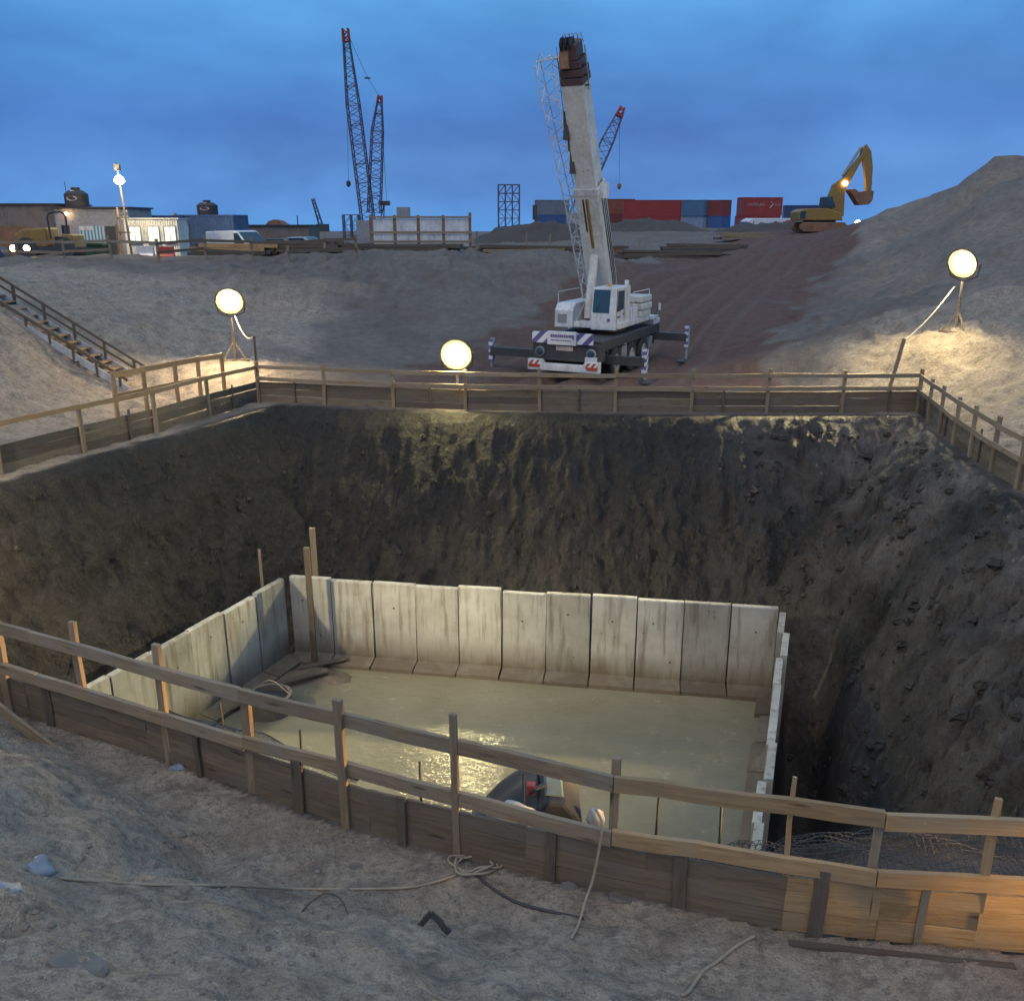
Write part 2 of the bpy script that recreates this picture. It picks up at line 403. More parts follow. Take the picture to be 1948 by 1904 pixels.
def poly_sd(x, y, P):
    """distance to a closed outline, inside test and arc length of the nearest point"""
    n = len(P); d = np.full(x.shape, 1e9); sarc = np.zeros(x.shape); ins = np.zeros(x.shape, bool); acc = 0.0
    for i in range(n):
        (ax, ay), (bx, by) = P[i], P[(i+1) % n]; ex, ey = bx-ax, by-ay; L = math.hypot(ex, ey)
        t = np.clip(((x-ax)*ex+(y-ay)*ey)/(L*L), 0, 1); dd = np.hypot(x-ax-t*ex, y-ay-t*ey)
        c = dd < d; d = np.where(c, dd, d); sarc = np.where(c, acc+t*L, sarc); acc += L
        cr_ = ((ay > y) != (by > y)) & (x < (bx-ax)*(y-ay)/((by-ay) if by != ay else 1e-9)+ax)
        ins ^= cr_
    return d, ins, sarc
# shape of the ground outside the pit, surveyed points (x, y, z)
CT = [(-7.3, 25.6, 0), (-8.8, 21.7, 0), (-10.7, 17.8, 0), (-12.3, 14.5, .05), (-12, 10.5, .1), (11.2, 24, .05), (9.9, 16.6, .05), (9.6, 10, .05), (9.2, 5, 0), (0, 24.2, 0), (5, 24, 0), (-4, 24.8, 0),
      (-3, 28, 0), (2, 28, 0), (6, 28, 0), (2, 33, 0), (5, 36, .1), (8, 33, .1), (-1, 31, 0), (9, 28.5, .05), (-4.5, 30.5, .25), (-6, 27.5, .15),
      (-12.1, 18, .1), (-12.3, 22, .2), (-11.6, 26, .1), (-15.4, 27.1, 2.45), (-13.6, 27, 1.2), (-17.3, 27.3, 3.0), (-14.5, 21, 1.7), (-17, 19, 2.8), (-17.5, 14, 2.8), (-24, 22, 3.0), (-23, 30, 3.05),
      (-9.1, 29, .62), (-10.5, 31, 1.0), (-9, 33.5, 1.1), (-22, 40, 3.1), (-27, 46, 3.1), (-12, 34, 1.75),
      (-20, 46, 3.1), (-14, 46, 3.08), (-8, 46, 3.0), (-2, 48, 2.95), (-10, 40, 2.1), (-4, 39, 1.35), (1, 42, 1.15), (4, 52, 2.95), (3, 47, 2.0),
      (-45, 60, 2.6), (-24, 58, 2.62), (-15, 62, 2.6), (-5, 62, 2.6), (2, 60, 3.0), (-30, 80, 2.6), (0, 85, 3.0), (-60, 40, 3),
      (13.0, 57, 2.0), (16, 57, 2.3), (22, 72, 3.5), (28, 84, 4.2), (33, 84, 4.2), (24, 95, 4.2), (40, 110, 4.1), (10, 95, 3.9), (60, 110, 4.1),
      (13.4, 27, 1.62), (15.5, 27.2, 2.0), (12.2, 26, .85), (14.5, 24, 1.0), (17, 22, 1.5), (18, 16, 1.4), (14, 14, .7), (18, 30, 3.2),
      (30.1, 58, 7.0), (27.0, 56, 5.4),  (38, 56, 6.5), (36, 68, 6.2), (34, 75, 4.4), (46, 60, 5), (30, 40, 6.2), (24, 36, 4.4), (60, 50, 6), (40, 30, 5)]
for px, py, Y in [(1787, 425, 50), (1850, 385, 49), (1915, 345, 48), (1300, 600, 40), (1380, 540, 50), (1600, 600, 35.5), (1480, 640, 33.5), (1690, 540, 43), (1650, 490, 52), (1735, 432, 56), (1790, 402, 57), (1850, 372, 57.5), (1450, 690, 29.5), (1560, 690, 28.5), (1640, 430, 88), (1700, 421, 75),
                  (500, 600, 38), (700, 600, 38), (850, 560, 42)]:
    p = at(px, py, Y); CT.append((p.x, p.y, p.z))
CT = np.array(CT, float)
_n = len(CT)
def _U(r2): return np.where(r2 > 1e-12, r2*np.log(np.maximum(r2, 1e-12)), 0)
_sc = 30.0
_P = CT[:, :2]/_sc
_K = _U(((_P[:, None]-_P[None])**2).sum(-1))+np.eye(_n)*2e-4
_A = np.zeros((_n+3, _n+3)); _A[:_n, :_n] = _K; _A[:_n, _n] = 1; _A[:_n, _n+1:] = _P; _A[_n, :_n] = 1; _A[_n+1:, :_n] = _P.T
_w = np.linalg.solve(_A, np.concatenate([CT[:, 2], np.zeros(3)]))
def tps(x, y):
    xs, ys = np.clip(x, -62, 62)/_sc, np.clip(y, 4, 112)/_sc
    z = _w[_n]+_w[_n+1]*xs+_w[_n+2]*ys
    for i in range(_n): z = z+_w[i]*_U((xs-_P[i, 0])**2+(ys-_P[i, 1])**2)
    return z
ROAD = np.array([(1.0, 26.8), (2.5, 30), (4.5, 35), (7.5, 42), (12, 53), (18, 65), (25, 78), (29, 88), (31, 110)])
def road_d(x, y):
    d = np.full(x.shape, 1e9)
    for i in range(len(ROAD)-1):
        a, b = ROAD[i], ROAD[i+1]; e = b-a; L2 = e @ e
        t = np.clip(((x-a[0])*e[0]+(y-a[1])*e[1])/L2, 0, 1); d = np.minimum(d, np.hypot(x-a[0]-t*e[0], y-a[1]-t*e[1]))
    return d
def facet(x, y, seed, tilt):
    ix = np.floor(x); iy = np.floor(y); d1 = np.full(x.shape, 9.0); out = np.zeros(x.shape)
    for dx in (-1, 0, 1):
        for dy in (-1, 0, 1):
            h = _hash(ix+dx, iy+dy, seed); px = ix+dx+(h & 1023)/1023.0; py = iy+dy+((h >> 10) & 1023)/1023.0
            a = ((h >> 20) & 1023)/1023.0*6.283; d = (x-px)**2+(y-py)**2; c = d < d1
            out = np.where(c, (((h >> 5) & 1023)/1023.0-.5)+tilt*((x-px)*np.cos(a)+(y-py)*np.sin(a)), out); d1 = np.where(c, d, d1)
    return out
def terrain(x, y, fine=True):
    x = np.asarray(x, float); y = np.asarray(y, float)
    far = tps(x, y)
    flat = 2.65+1.45*sm(-6, 14, x)
    wf = np.maximum(sm(85, 130, y), sm(45, 70, np.abs(x)))
    far = far*(1-wf)+flat*wf
    far = far-1.7*np.exp(-((x-29)/6.5)**2-((y-104)/5)**2)-.2*np.exp(-((x+18.8)/4)**2-((y-64)/4)**2)
    dc = np.sqrt((x-30.4)**2+((y-58)*.9)**2+.35); cone = np.where(dc < 9, 9.75-.86*dc, -9); hh_ = np.clip((far-cone)/1.2*.5+.5, 0, 1); far = far*hh_+cone*(1-hh_)+1.2*hh_*(1-hh_)*.5
    far = far-7*sm(270, 305, y)
    dn = (yN(x)-y)*.92
    foot = .12+.55*sm(-4.6, -2.2, x)
    near = np.clip(dn-foot, 0, None); near = near*near/(near+.35)*.66
    near = 3.25*(1-np.exp(-near/3.25*1.25))
    side = np.maximum(sm(9.5, 16, x), sm(9, 16, -x))
    infront = y < yN(x)
    z = np.where(infront, near*(1-side)+np.maximum(near, np.maximum(far, 0))*side, far)
    dR, inR, sR = poly_sd(x, y, RIM); dB, inB, sB = poly_sd(x, y, BOT)
    # ledge between fence and pit edge stays level
    z = np.where((~inR) & (~infront), z*sm(0, 1.0, np.maximum(dR-.55, 0))+0*z, z)
    t = np.where(inB, 1.0, dR/(dR+dB+1e-6))
    prof = np.where(t < .08, t*.55, .044+(t-.08)*(.956/.92))
    bulge = sm(5.2, 7.5, x)*sm(22, 18, y)
    prof = np.where(inB, prof, np.clip(prof, 1e-4, 1)**(1+.55*bulge))
    zp = -5.3*prof
    env = np.clip(np.sin(np.pi*np.clip(t, 0, 1)), 0, 1)**.6
    # gullies run down the slope, coarse rock breaks lower down
    if fine:
        warp = fbm(x*.6, y*.6, 3, 15)*.5
        gul = fbm(sR*.5+warp, t*.6, 3, 5)*.36+fbm(sR*2.2+4+warp, t*.9, 3, 9)*.20-np.abs(fbm(sR*5.0+warp*2, t*1.6, 3, 13))*.16+fbm(sR*13, t*4.0, 2, 17)*.05
        wr, wid = worley(sR*.9+fbm(x*.8, y*.8, 2, 21)*.6, t*3.2+fbm(x*.7, y*.7, 2, 25)*.6, 3)
        wr2, wid2 = worley(sR*2.4+fbm(x*1.5, y*1.5, 2, 22)*.5, t*9+fbm(x, y, 2, 27)*.8, 8)
        right = sm(2, 7, x)
        wx_, wy_ = fbm(x*1.2, y*1.2, 3, 121)*.7, fbm(x*1.2, y*1.2, 3, 123)*.7
        rock = facet(sR*.8+wx_, t*3.6+wy_, 131, .9)*(.16+.34*right)+facet(sR*2.1+wx_, t*9+wy_, 133, .9)*(.16+.16*right)+facet(sR*5.5+wx_*2, t*22+wy_*2, 135, .9)*.085
        crumb = fbm(x*3.1, y*3.1, 4, 31)*.10+fbm(x*8, y*8, 3, 35)*.06
        zp = zp+env*(gul*.28+rock*.55)*(.55+.6*t)+crumb*np.where(inB, .25, .3+.7*env)
        zp = np.where(inB, np.minimum(zp, -5.12), zp)
        # open trench outside the edge-on wall, sunk deeper to darken it
        wallx = 5.85+(y-17.4)*.348
        zp = zp-1.3*sm(.05, .35, x-wallx)*sm(1.5, .9, x-wallx)*sm(7.5, 9.5, y)*sm(18.6, 17.6, y)
        # lip of the pit: broken edge
        zp = zp-np.where(inR & (dR < .5), .10*np.clip(fbm(sR*1.3, dR*2, 3, 41), 0, 1), 0)
    z = np.where(inR, zp, z)
    if fine:
        dist = np.hypot(x, y)
        nearm = np.where(infront, 1.0, 0.0)*np.where(np.abs(x) < 12, 1, .6)
        lump = fbm(x*.55, y*.55, 3, 51)*.14+fbm(x*1.5+2, y*2.3, 4, 55)*.075+fbm(x*3.6, y*5.6, 4, 59)*.034+fbm(x*11, y*15, 3, 63)*.014
        # footprints and trodden dents
        w1, i1 = worley(x*1.5+fbm(x, y, 2, 71)*.5, y*2.0, 77)
        lump = lump-.085*np.clip(1-w1/.42, 0, 1)*(i1 > .35)
        dep = sm(.1, 1.0, dn)
        z = z+nearm*lump*(.25+.75*dep)
        out = (~inR) & (~infront)
        bankm = sm(.3, 2.0, z)*.85+.15
        l2 = fbm(x*.25, y*.25, 3, 81)*.30*bankm+fbm(x*1.1, y*1.1, 4, 85)*.16*bankm+facet(x*.5+fbm(x*.6, y*.6, 2, 87)*.6, y*.5, 141, .7)*.14*bankm+fbm(x*3, y*3, 2, 89)*.035
        al_, uu_ = x*.5+y*.866, x*.866-y*.5
        l2 = l2-np.abs(fbm(uu_*.8+fbm(x*.3, y*.3, 2, 151)*.5, al_*.07, 3, 153))*.34*sm(9, 14, x-.22*(y-28))*sm(28, 33, y)
        w2, i2 = worley(x*1.25+fbm(x*.9, y*.9, 2, 91)*.4, y*1.25, 93)
        sandy = np.maximum(sm(9.5, 12, x)*sm(40, 30, y), sm(-6, -9, x)*sm(34, 29, y))
        l2 = l2-.13*np.clip(1-w2/.45, 0, 1)*(i2 > .3)*sandy
        rd = road_d(x, y); ww = 3.2+.03*y
        rm = sm(ww+1.5, ww-1.0, rd)
        rut = np.zeros(x.shape)
        for k in (-2.0, -.6, .8, 2.2):
            rut = rut-.12*np.exp(-((rd-abs(k))/.28)**2)
        l2 = l2*(1-.6*rm)+rut*rm
        calm = sm(0, 1.2, dR)
        z = z+np.where(out, l2*calm*(1-sm(60, 110, dist)*.7), 0)
    return z, inR, inB, t, dR, infront
def gz(x, y):
    """ground height by interpolation in the built sheet"""
    i = min(max(int(np.searchsorted(gx, x))-1, 0), len(gx)-2); j = min(max(int(np.searchsorted(gy, y))-1, 0), len(gy)-2)
    u = (x-gx[i])/(gx[i+1]-gx[i]); v = (y-gy[j])/(gy[j+1]-gy[j])
    return float((zz[j, i]*(1-u)+zz[j, i+1]*u)*(1-v)+(zz[j+1, i]*(1-u)+zz[j+1, i+1]*u)*v)
def spaced(segs, lo, hi, grow):
    """coordinate list: fine spacing inside the given segments, growing outside"""
    c = []
    for a, b, s in segs: c += list(np.arange(a, b, s))
    c.append(segs[-1][1])
    s = segs[-1][2]; v = c[-1]
    while v < hi: s *= grow; v += s; c.append(v)
    s = segs[0][2]; v = c[0]; pre = []
    while v > lo: s *= grow; v -= s; pre.append(v)
    return np.array(pre[::-1]+c)
def ground_material():
    m, nt, b = newmat('site_ground')
    at_ = nd(nt, 'ShaderNodeAttribute', attribute_name='zone'); sx = nd(nt, 'ShaderNodeSeparateColor'); nt.links.new(at_.outputs['Color'], sx.inputs[0])
    pitm, roadm, tone = sx.outputs[0], sx.outputs[1], sx.outputs[2]
    v = ocoord(nt)
    nA = noise(nt, v, .35, 5, .6); nB = noise(nt, v, 2.6, 6, .65); nC = noise(nt, v, 14, 5, .7); nD = noise(nt, v, 70, 3, .7)
    sand = mixc(nt, mapr(nt, nB, .32, .68), (.30, .24, .18), (.46, .38, .295))
    sand = mixc(nt, mapr(nt, nC, .48, .66, 0, .65), sand, (.15, .125, .105))
    sand = mixc(nt, mapr(nt, noise(nt, ocoord(nt, (1, 1.8, 1)), 3.4, 5, .7, .5), .50, .66, 0, .65), sand, (.14, .115, .098))
    bank = mixc(nt, mapr(nt, nB, .3, .7), (.14, .117, .10), (.22, .186, .16))
    bank = mixc(nt, mapr(nt, nA, .45, .65, 0, .6), bank, (.125, .095, .08))
    base = mixc(nt, mapr(nt, math_(nt, 'ADD', tone, mapr(nt, nA, .3, .7, -.22, .22)), .25, .75), bank, sand)
    road = mixc(nt, mapr(nt, nB, .3, .7), (.10, .058, .045), (.165, .10, .078))
    base = mixc(nt, mapr(nt, math_(nt, 'ADD', roadm, mapr(nt, nB, .3, .7, -.25, .25)), .3, .7), base, road)
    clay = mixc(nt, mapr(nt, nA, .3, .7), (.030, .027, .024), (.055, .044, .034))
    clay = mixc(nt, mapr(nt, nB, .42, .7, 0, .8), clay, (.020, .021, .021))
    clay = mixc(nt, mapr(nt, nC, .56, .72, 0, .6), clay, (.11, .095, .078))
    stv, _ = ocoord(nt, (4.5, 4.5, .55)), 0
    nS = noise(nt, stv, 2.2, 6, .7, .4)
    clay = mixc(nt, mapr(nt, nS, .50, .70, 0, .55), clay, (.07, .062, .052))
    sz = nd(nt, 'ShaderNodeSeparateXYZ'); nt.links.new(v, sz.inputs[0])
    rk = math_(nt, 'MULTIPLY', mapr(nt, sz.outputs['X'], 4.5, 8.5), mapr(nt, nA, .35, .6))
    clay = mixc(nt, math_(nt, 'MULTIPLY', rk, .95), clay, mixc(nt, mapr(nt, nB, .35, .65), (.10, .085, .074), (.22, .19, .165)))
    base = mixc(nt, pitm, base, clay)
    fl = mapr(nt, nD, .25, .75, .72, 1.28); cc = nd(nt, 'ShaderNodeCombineColor')
    for i in range(3): nt.links.new(fl, cc.inputs[i])
    base = mixc(nt, 1.0, base, cc.outputs[0], 'MULTIPLY')
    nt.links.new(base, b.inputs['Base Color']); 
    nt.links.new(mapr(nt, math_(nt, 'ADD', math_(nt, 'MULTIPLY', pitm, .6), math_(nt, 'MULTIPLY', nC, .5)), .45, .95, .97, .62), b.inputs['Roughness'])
    b.inputs['Specular IOR Level'].default_value = .35
    bump(nt, b, math_(nt, 'MULTIPLY', nS, pitm), .8, .14); bump(nt, b, nB, .55, .10); vo = nd(nt, 'ShaderNodeTexVoronoi'); vo.inputs['Scale'].default_value = 5.0; nt.links.new(v, vo.inputs['Vector'])
    bump(nt, b, math_(nt, 'MULTIPLY', vo.outputs['Distance'], pitm), .6, .10); bump(nt, b, nC, .85, .075); bump(nt, b, nD, .6, .016)
    return m
M['ground'] = ground_material()
gx = spaced([(-12.6, 12.6, .075)], -300, 300, 1.075)
gy = spaced([(1.6, 2.4, .1), (2.4, 8.0, .042), (8.0, 26.5, .085)], -40, 318, 1.022)
GX, GY = np.meshgrid(gx, gy)
zz, inR, inB, tt, dR, infr = terrain(GX, GY)
# horizontal break-up of the steep pit sides, so they overhang and crumble a little
envp = np.where(inR & ~inB, np.clip(np.sin(np.pi*tt), 0, 1), 0)
OX = fbm(GY*2.6, zz*1.1, 4, 101)*.12*envp; OY = fbm(GX*2.6, zz*1.1, 4, 103)*.12*envp
nyy, nxx = GX.shape
co = np.stack([GX+OX, GY+OY, zz], -1).reshape(-1, 3)
idx = np.arange(nxx*nyy).reshape(nyy, nxx)
fq = np.stack([idx[:-1, :-1], idx[:-1, 1:], idx[1:, 1:], idx[1:, :-1]], -1).reshape(-1, 4)
me = bpy.data.meshes.new('ground')
me.vertices.add(len(co)); me.vertices.foreach_set('co', co.astype(np.float32).ravel())
me.loops.add(fq.size); me.loops.foreach_set('vertex_index', fq.astype(np.int32).ravel())
me.polygons.add(len(fq)); me.polygons.foreach_set('loop_start', (np.arange(len(fq))*4).astype(np.int32)); me.polygons.foreach_set('loop_total', np.full(len(fq), 4, np.int32))
me.update(calc_edges=True); me.validate()
me.polygons.foreach_set('use_smooth', np.ones(len(fq), bool))
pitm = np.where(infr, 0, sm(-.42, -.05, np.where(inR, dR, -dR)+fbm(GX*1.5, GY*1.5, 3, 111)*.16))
rdm = sm(5.6, 3.2, road_d(GX, GY)-.03*GY+fbm(GX*.4, GY*.4, 3, 113)*1.6)*np.where(infr | inR, 0, 1)*sm(24.5, 26.5, GY)
rd_ = road_d(GX, GY)
for k in (.6, 2.1, 3.3): rdm = rdm*(1-.45*np.exp(-((rd_-k)/.3)**2))
tone = np.where(infr, .78, np.maximum.reduce([sm(-5.0, -9.5, GX+fbm(GX*.3, GY*.3, 2, 115)*2)*.85*sm(44, 38, GY)+.0*GX, sm(8.5, 11.5, GX)*sm(33, 27.5, GY+(GX-12)*-.25)*.95, .42*sm(9, 16, GX-.22*(GY-28))]))
tone = np.where((~infr) & (GY > 50) & (GX < 20), .12, tone)
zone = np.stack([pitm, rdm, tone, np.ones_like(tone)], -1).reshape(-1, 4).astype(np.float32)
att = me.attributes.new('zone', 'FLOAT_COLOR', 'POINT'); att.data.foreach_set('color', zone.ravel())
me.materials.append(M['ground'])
ground = bpy.data.objects.new('ground', me); COL.objects.link(ground); ground['kind'] = 'structure'

# sea beyond the site
sea_m, nt, b = newmat('sea'); b.inputs['Base Color'].default_value = (.05, .08, .11, 1); b.inputs['Roughness'].default_value = .25
bump(nt, b, noise(nt, ocoord(nt, (.05, .2, 1)), 1.0, 3), .4, 1.0)
MB().add([(-330, 276, 1.2), (330, 276, 1.2), (330, 345, 1.2), (-330, 345, 1.2)], [(0, 1, 2, 3)]).build('sea', sea_m, kind='structure')

# flood water in the pit
wm, nt, b = newmat('muddy_water')
v = ocoord(nt)
n1 = noise(nt, v, .5, 4, .6); n2 = noise(nt, ocoord(nt, (1, 2.2, 1)), 3.2, 4, .6, .6); n3 = noise(nt, v, 11, 3, .6); n4 = noise(nt, v, 2.6, 5, .75)
c = mixc(nt, mapr(nt, n1, .3, .7), (.175, .158, .103), (.235, .215, .15)); c = mixc(nt, mapr(nt, n4, .60, .70, 0, .45), c, (.42, .40, .33))
nt.links.new(c, b.inputs['Base Color']); b.inputs['Roughness'].default_value = .05; b.inputs['IOR'].default_value = 1.33
bump(nt, b, n2, .35, .06); bump(nt, b, n3, .5, .015); bump(nt, b, noise(nt, v, 30, 3, .6), .4, .005)
MB().add([(-9.0, 10.3, -5.0), (-6.5, 8.4, -5.0), (2.7, 8.4, -5.0), (5.86, 17.45, -5.0), (-5.25, 19.27, -5.0), (-8.6, 11.6, -5.0)], [(0, 1, 2, 3, 4, 5)]).build('water', wm, kind='structure')

# ------------------------------------------------------------------ timber pieces
def plank(name, p0, p1, thick, high, mat, parent, out=None, warp=.006, seg=4, tip=None):
    """one timber: local X runs along it; out = direction of its broad face"""
    p0, p1 = Vector(p0), Vector(p1); d = p1-p0; L = d.length; X = d/L
    U = Vector(out) if out is not None else Vector((0, -1, 0))
    U = (U-X*U.dot(X)).normalized(); Zv = X.cross(U)
    if Zv.z < 0: Zv = -Zv; 
    Yv = Zv.cross(X)
    vs = []; fs = []
    for i in range(seg+1):
        t = i/seg; wy, wz = random.uniform(-warp, warp), random.uniform(-warp, warp)
        k = 1.0
        if tip and i == seg: k = tip
        for a, b in ((-1, -1), (1, -1), (1, 1), (-1, 1)):
            j = random.uniform(-.002, .002)
            vs.append(((t-.5)*L, a*thick/2*k+wy*.5+j, b*high/2*k+wz+j))
    for i in range(seg):
        for k in range(4):
            k2 = (k+1) % 4; fs.append((i*4+k, i*4+k2, (i+1)*4+k2, (i+1)*4+k))
    fs.append((3, 2, 1, 0)); fs.append(tuple(seg*4+k for k in range(4)))
    me = bpy.data.meshes.new(name); me.from_pydata(vs, [], fs); me.update(); me.materials.append(mat)
    o = bpy.data.objects.new(name, me); COL.objects.link(o)
    Mx = Matrix((X, Yv, Zv)).transposed().to_4x4(); Mx.translation = (p0+p1)/2
    if parent is not None:
        o.parent = parent; Mx = Matrix.Translation(-Vector(parent.location)) @ Mx
    o.matrix_local = Mx
    return o
def V2(p, z): return Vector((p[0], p[1], z))

# near fence along the photographer's side of the pit
f = thing('timber_fence', 'weathered timber guard fence in the foreground, boarded low, with two long rails', 'fence', (FENCE[7][0], FENCE[7][1], 0))
posts = [(-5.24, 8.17, 1.12, .11), (-4.26, 7.80, 1.22, .09), (-3.26, 7.28, 1.24, .09), (-2.34, 6.83, 1.03, .10), (-1.40, 6.33, 1.22, .09), (-.44, 5.97, 1.30, .07), (.75, 5.60, 1.16, .08), (1.97, 5.25, 1.24, .045), (2.55, 5.16, 1.0, .07), (3.28, 5.06, 1.20, .07), (4.7, 4.96, 1.1, .08), (6.2, 4.92, 1.15, .08), (7.8, 5.1, 1.12, .08), (9.4, 5.58, 1.15, .08)]
def rimnorm(a, b):
    d = Vector((b[0]-a[0], b[1]-a[1], 0)).normalized(); return Vector((d.y, -d.x, 0))   # towards the photographer
def lerp_f(x): return (x, float(np.interp(x, FX, FY)))
for i, (x, y, h, w) in enumerate(posts):
    n = Vector((-.35, -1, 0)).normalized(); off = .045
    base = gz(x, y)-.25
    m = M['wood_fresh'] if i in (7, 9) else M['wood']
    plank('post', (x+.0, y+off, base), (x+random.uniform(-.02, .02), y+off, h), w*.5, w*.82, m, f, out=n, tip=.8 if i in (7, 9) else None)
railbreaks = [(-8.2, -4.75), (-4.75, -2.34), (-2.34, .75), (.75, 2.55), (2.55, 6.2), (6.2, 9.4)]
for zc, nm in ((1.015, 'rail'), (.545, 'rail')):
    for k, (xa, xb) in enumerate(railbreaks):
        n_ = max(1, int(round((xb-xa)/1.3)))
        # one long timber bends along the rim: built of its straight lengths between posts
        xs = np.linspace(xa, xb, 2 if k in (3, 4) else 2)
        pa, pb = lerp_f(xa), lerp_f(xb); mid = lerp_f((xa+xb)/2)
        n = rimnorm(pa, pb); dz0, dz1 = random.uniform(-.012, .012), random.uniform(-.012, .012)
        mt = M['wood_fresh'] if k >= 3 else M['wood']
        o0 = n*.03
        plank(nm, V2(pa, zc+dz0)+o0, V2(pb, zc+dz1)+o0, .04, .125, mt, f, out=n, warp=.008, seg=6)
# low boarding, three boards high, with short battens
bx = [-8.2, -6.6, -5.0, -3.5, -2.3, -1.2, .1, 1.0, 1.97, 2.62, 3.28, 4.6, 6.2, 7.8, 9.4]
for i in range(len(bx)-1):
    pa, pb = lerp_f(bx[i]), lerp_f(bx[i+1]); n = rimnorm(pa, pb)
    zb = -.04
    for hgt in (.17, .15, .145):
        tilt = random.uniform(-.008, .008)
        mt = M['wood_fresh'] if bx[i] >= 1.9 else M['wood_board']
        plank('board', V2(pa, zb+hgt/2)-n*.035+n*random.uniform(-.008, .008), V2(pb, zb+hgt/2+tilt)-n*.035, .026, hgt-.006, mt, f, out=n, warp=.004)
        zb += hgt
for x in [-6.0, -4.7, -2.9, -1.85, -.9, .3, 1.25, 2.2, 2.9, 3.9]:
    p = lerp_f(x); n = Vector((-.35, -1, 0)).normalized()
    plank('batten', V2(p, gz(p[0], p[1]-.05)-.15)+n*.0, V2(p, .50+random.uniform(-.06, .08)), .03, random.choice([.05, .075, .1]), random.choice([M['wood_dark'], M['wood']]), f, out=n)
# diagonal brace at the end of the boarding
plank('brace', (-6.0, 8.2, .72), (-4.35, 7.45, -.02), .035, .11, M['wood'], f, out=(-.35, -1, 0))
# steel pins standing inside the fence
PIN = {-2.75: 'in front of the well ring', -1.95: 'below the glinting water', -1.5: 'just before the tall fence post', -.78: 'half-way to the thin fence post', .12: 'in front of the tarpaulin', 1.12: 'just past the hanging rope', 1.62: 'below the edge-on wall'}
for x, dy, h in [(-2.75, .45, .55), (-1.95, .42, .52), (-1.5, .5, .60), (-.78, .4, .56), (.12, .4, .66), (1.12, .4, .72), (1.62, .42, .8)]:
    p = lerp_f(x); b_ = MB().tube((p[0], p[1]+dy, -.5), (p[0]+random.uniform(-.03, .03), p[1]+dy, h), .011, n=6)
    o = b_.build('steel_pin', M['dark']); tag(o, 'thin dark steel pin behind the fence, '+PIN[x], 'steel pin', 'steel pins along the near edge')
# plastic mesh hung over the pit edge
def net(name, x0, x1, label, dens=.05, w=.95, zt=.46, lie=False):
    mb = MB(); nx = int((x1-x0)/dens); nv = int(w/dens)
    def q(i, j):
        x = x0+(x1-x0)*i/nx; s = j/nv*w; p = lerp_f(x)
        sag = .05*math.sin(x*5.1)+.04*math.sin(x*11.3+j*.3)
        yy = p[1]+.05+s*.62; zz_ = zt+.06*math.sin(x*2.3+1)-.9*s*s*.55-.12*s+sag*s*1.2
        if lie:
            fold = .05+.05*math.sin(x*7+j*.5)+.04*math.sin(x*3.1+j*.9)
            yy = p[1]+.04+s; zz_ = max(zt-s*1.5, gz(x, yy)+.03+max(fold, 0)) if s < .8 else gz(x, yy)+.03+max(fold, 0)
        return Vector((x, yy, zz_))
    for j in range(nv+1): mb.path([q(i, j) for i in range(0, nx+1)], .0034, 3, False)
    for i in range(nx+1): mb.path([q(i, j) for j in range(0, nv+1)], .0034, 3, False)
    o = mb.build(name, M['netting']); return tag(o, label, 'netting')
net('safety_netting', .95, 5.6, 'black plastic mesh heaped behind the fresh pine end of the fence', .05, 1.15, .44, True)
net('safety_netting', -3.4, -1.3, 'short strip of black mesh hanging inside the fence above the glinting water', .05, .42, .50)

# fences round the far rim
def rim_fence(name, label, pts, heights, boards=True, cat='fence', fresh=None, post_h=1.1, mid=.66, step=2.1, post_w=.09, skip_rail=()):
    f = thing(name, label, cat, (pts[0][0], pts[0][1], 0))
    P = [Vector((p[0], p[1], 0)) for p in pts]
    cum = [0.0]
    for a, b in zip(P, P[1:]): cum.append(cum[-1]+(b-a).length)
    def pos(s):
        for i in range(len(P)-1):
            if s <= cum[i+1] or i == len(P)-2:
                t = (s-cum[i])/(cum[i+1]-cum[i]); return P[i].lerp(P[i+1], t), (P[i+1]-P[i]).normalized()
    tot = cum[-1]; n = max(1, int(round(tot/step)))
    S_ = [tot*i/n for i in range(n+1)]
    for i, s in enumerate(S_):
        p, d = pos(s); nrm = Vector((d.y, -d.x, 0))
        g = gz(p.x, p.y)
        plank('post', p+Vector((0, 0, g-.2)), p+Vector((random.uniform(-.03, .03), random.uniform(-.02, .02), post_h+random.uniform(-.02, .08))), .06, post_w, M['wood'], f, out=nrm)
    for i in range(n):
        (a, d), (b, _) = pos(S_[i]), pos(S_[i+1]); nrm = Vector((d.y, -d.x, 0)); o_ = nrm*.05
        mt = fresh if fresh else M['wood']
        for zc in heights:
            plank('rail', a+o_+Vector((0, 0, zc+random.uniform(-.015, .015))), b+o_+Vector((0, 0, zc+random.uniform(-.015, .015))), .035, .11, mt, f, out=nrm)
        if boards:
            zb = -.05
            for h in (.22, .2, .19):
                plank('board', a-nrm*.045+Vector((0, 0, zb+h/2)), b-nrm*.045+Vector((0, 0, zb+h/2+random.uniform(-.012, .012))), .028, h-.008, random.choice([M['wood_board'], M['wood_board'], M['wood_dark']]), f, out=nrm)
                zb += h
            if i % 2 == 0:
                c_ = a.lerp(b, random.uniform(.35, .65)); plank('batten', c_+nrm*.0+Vector((0, 0, -.15)), c_+Vector((0, 0, .6+random.uniform(0, .15))), .03, .05, M['wood_dark'], f, out=nrm)
    return f
rim_fence('timber_fence', 'long straight timber fence on the far pit edge in front of the white crane', [(-7.3, 25.3), (-4.0, 24.5), (-1.5, 24.05), (0, 23.9), (5, 23.7), (11.0, 23.75)], (1.0, .66))
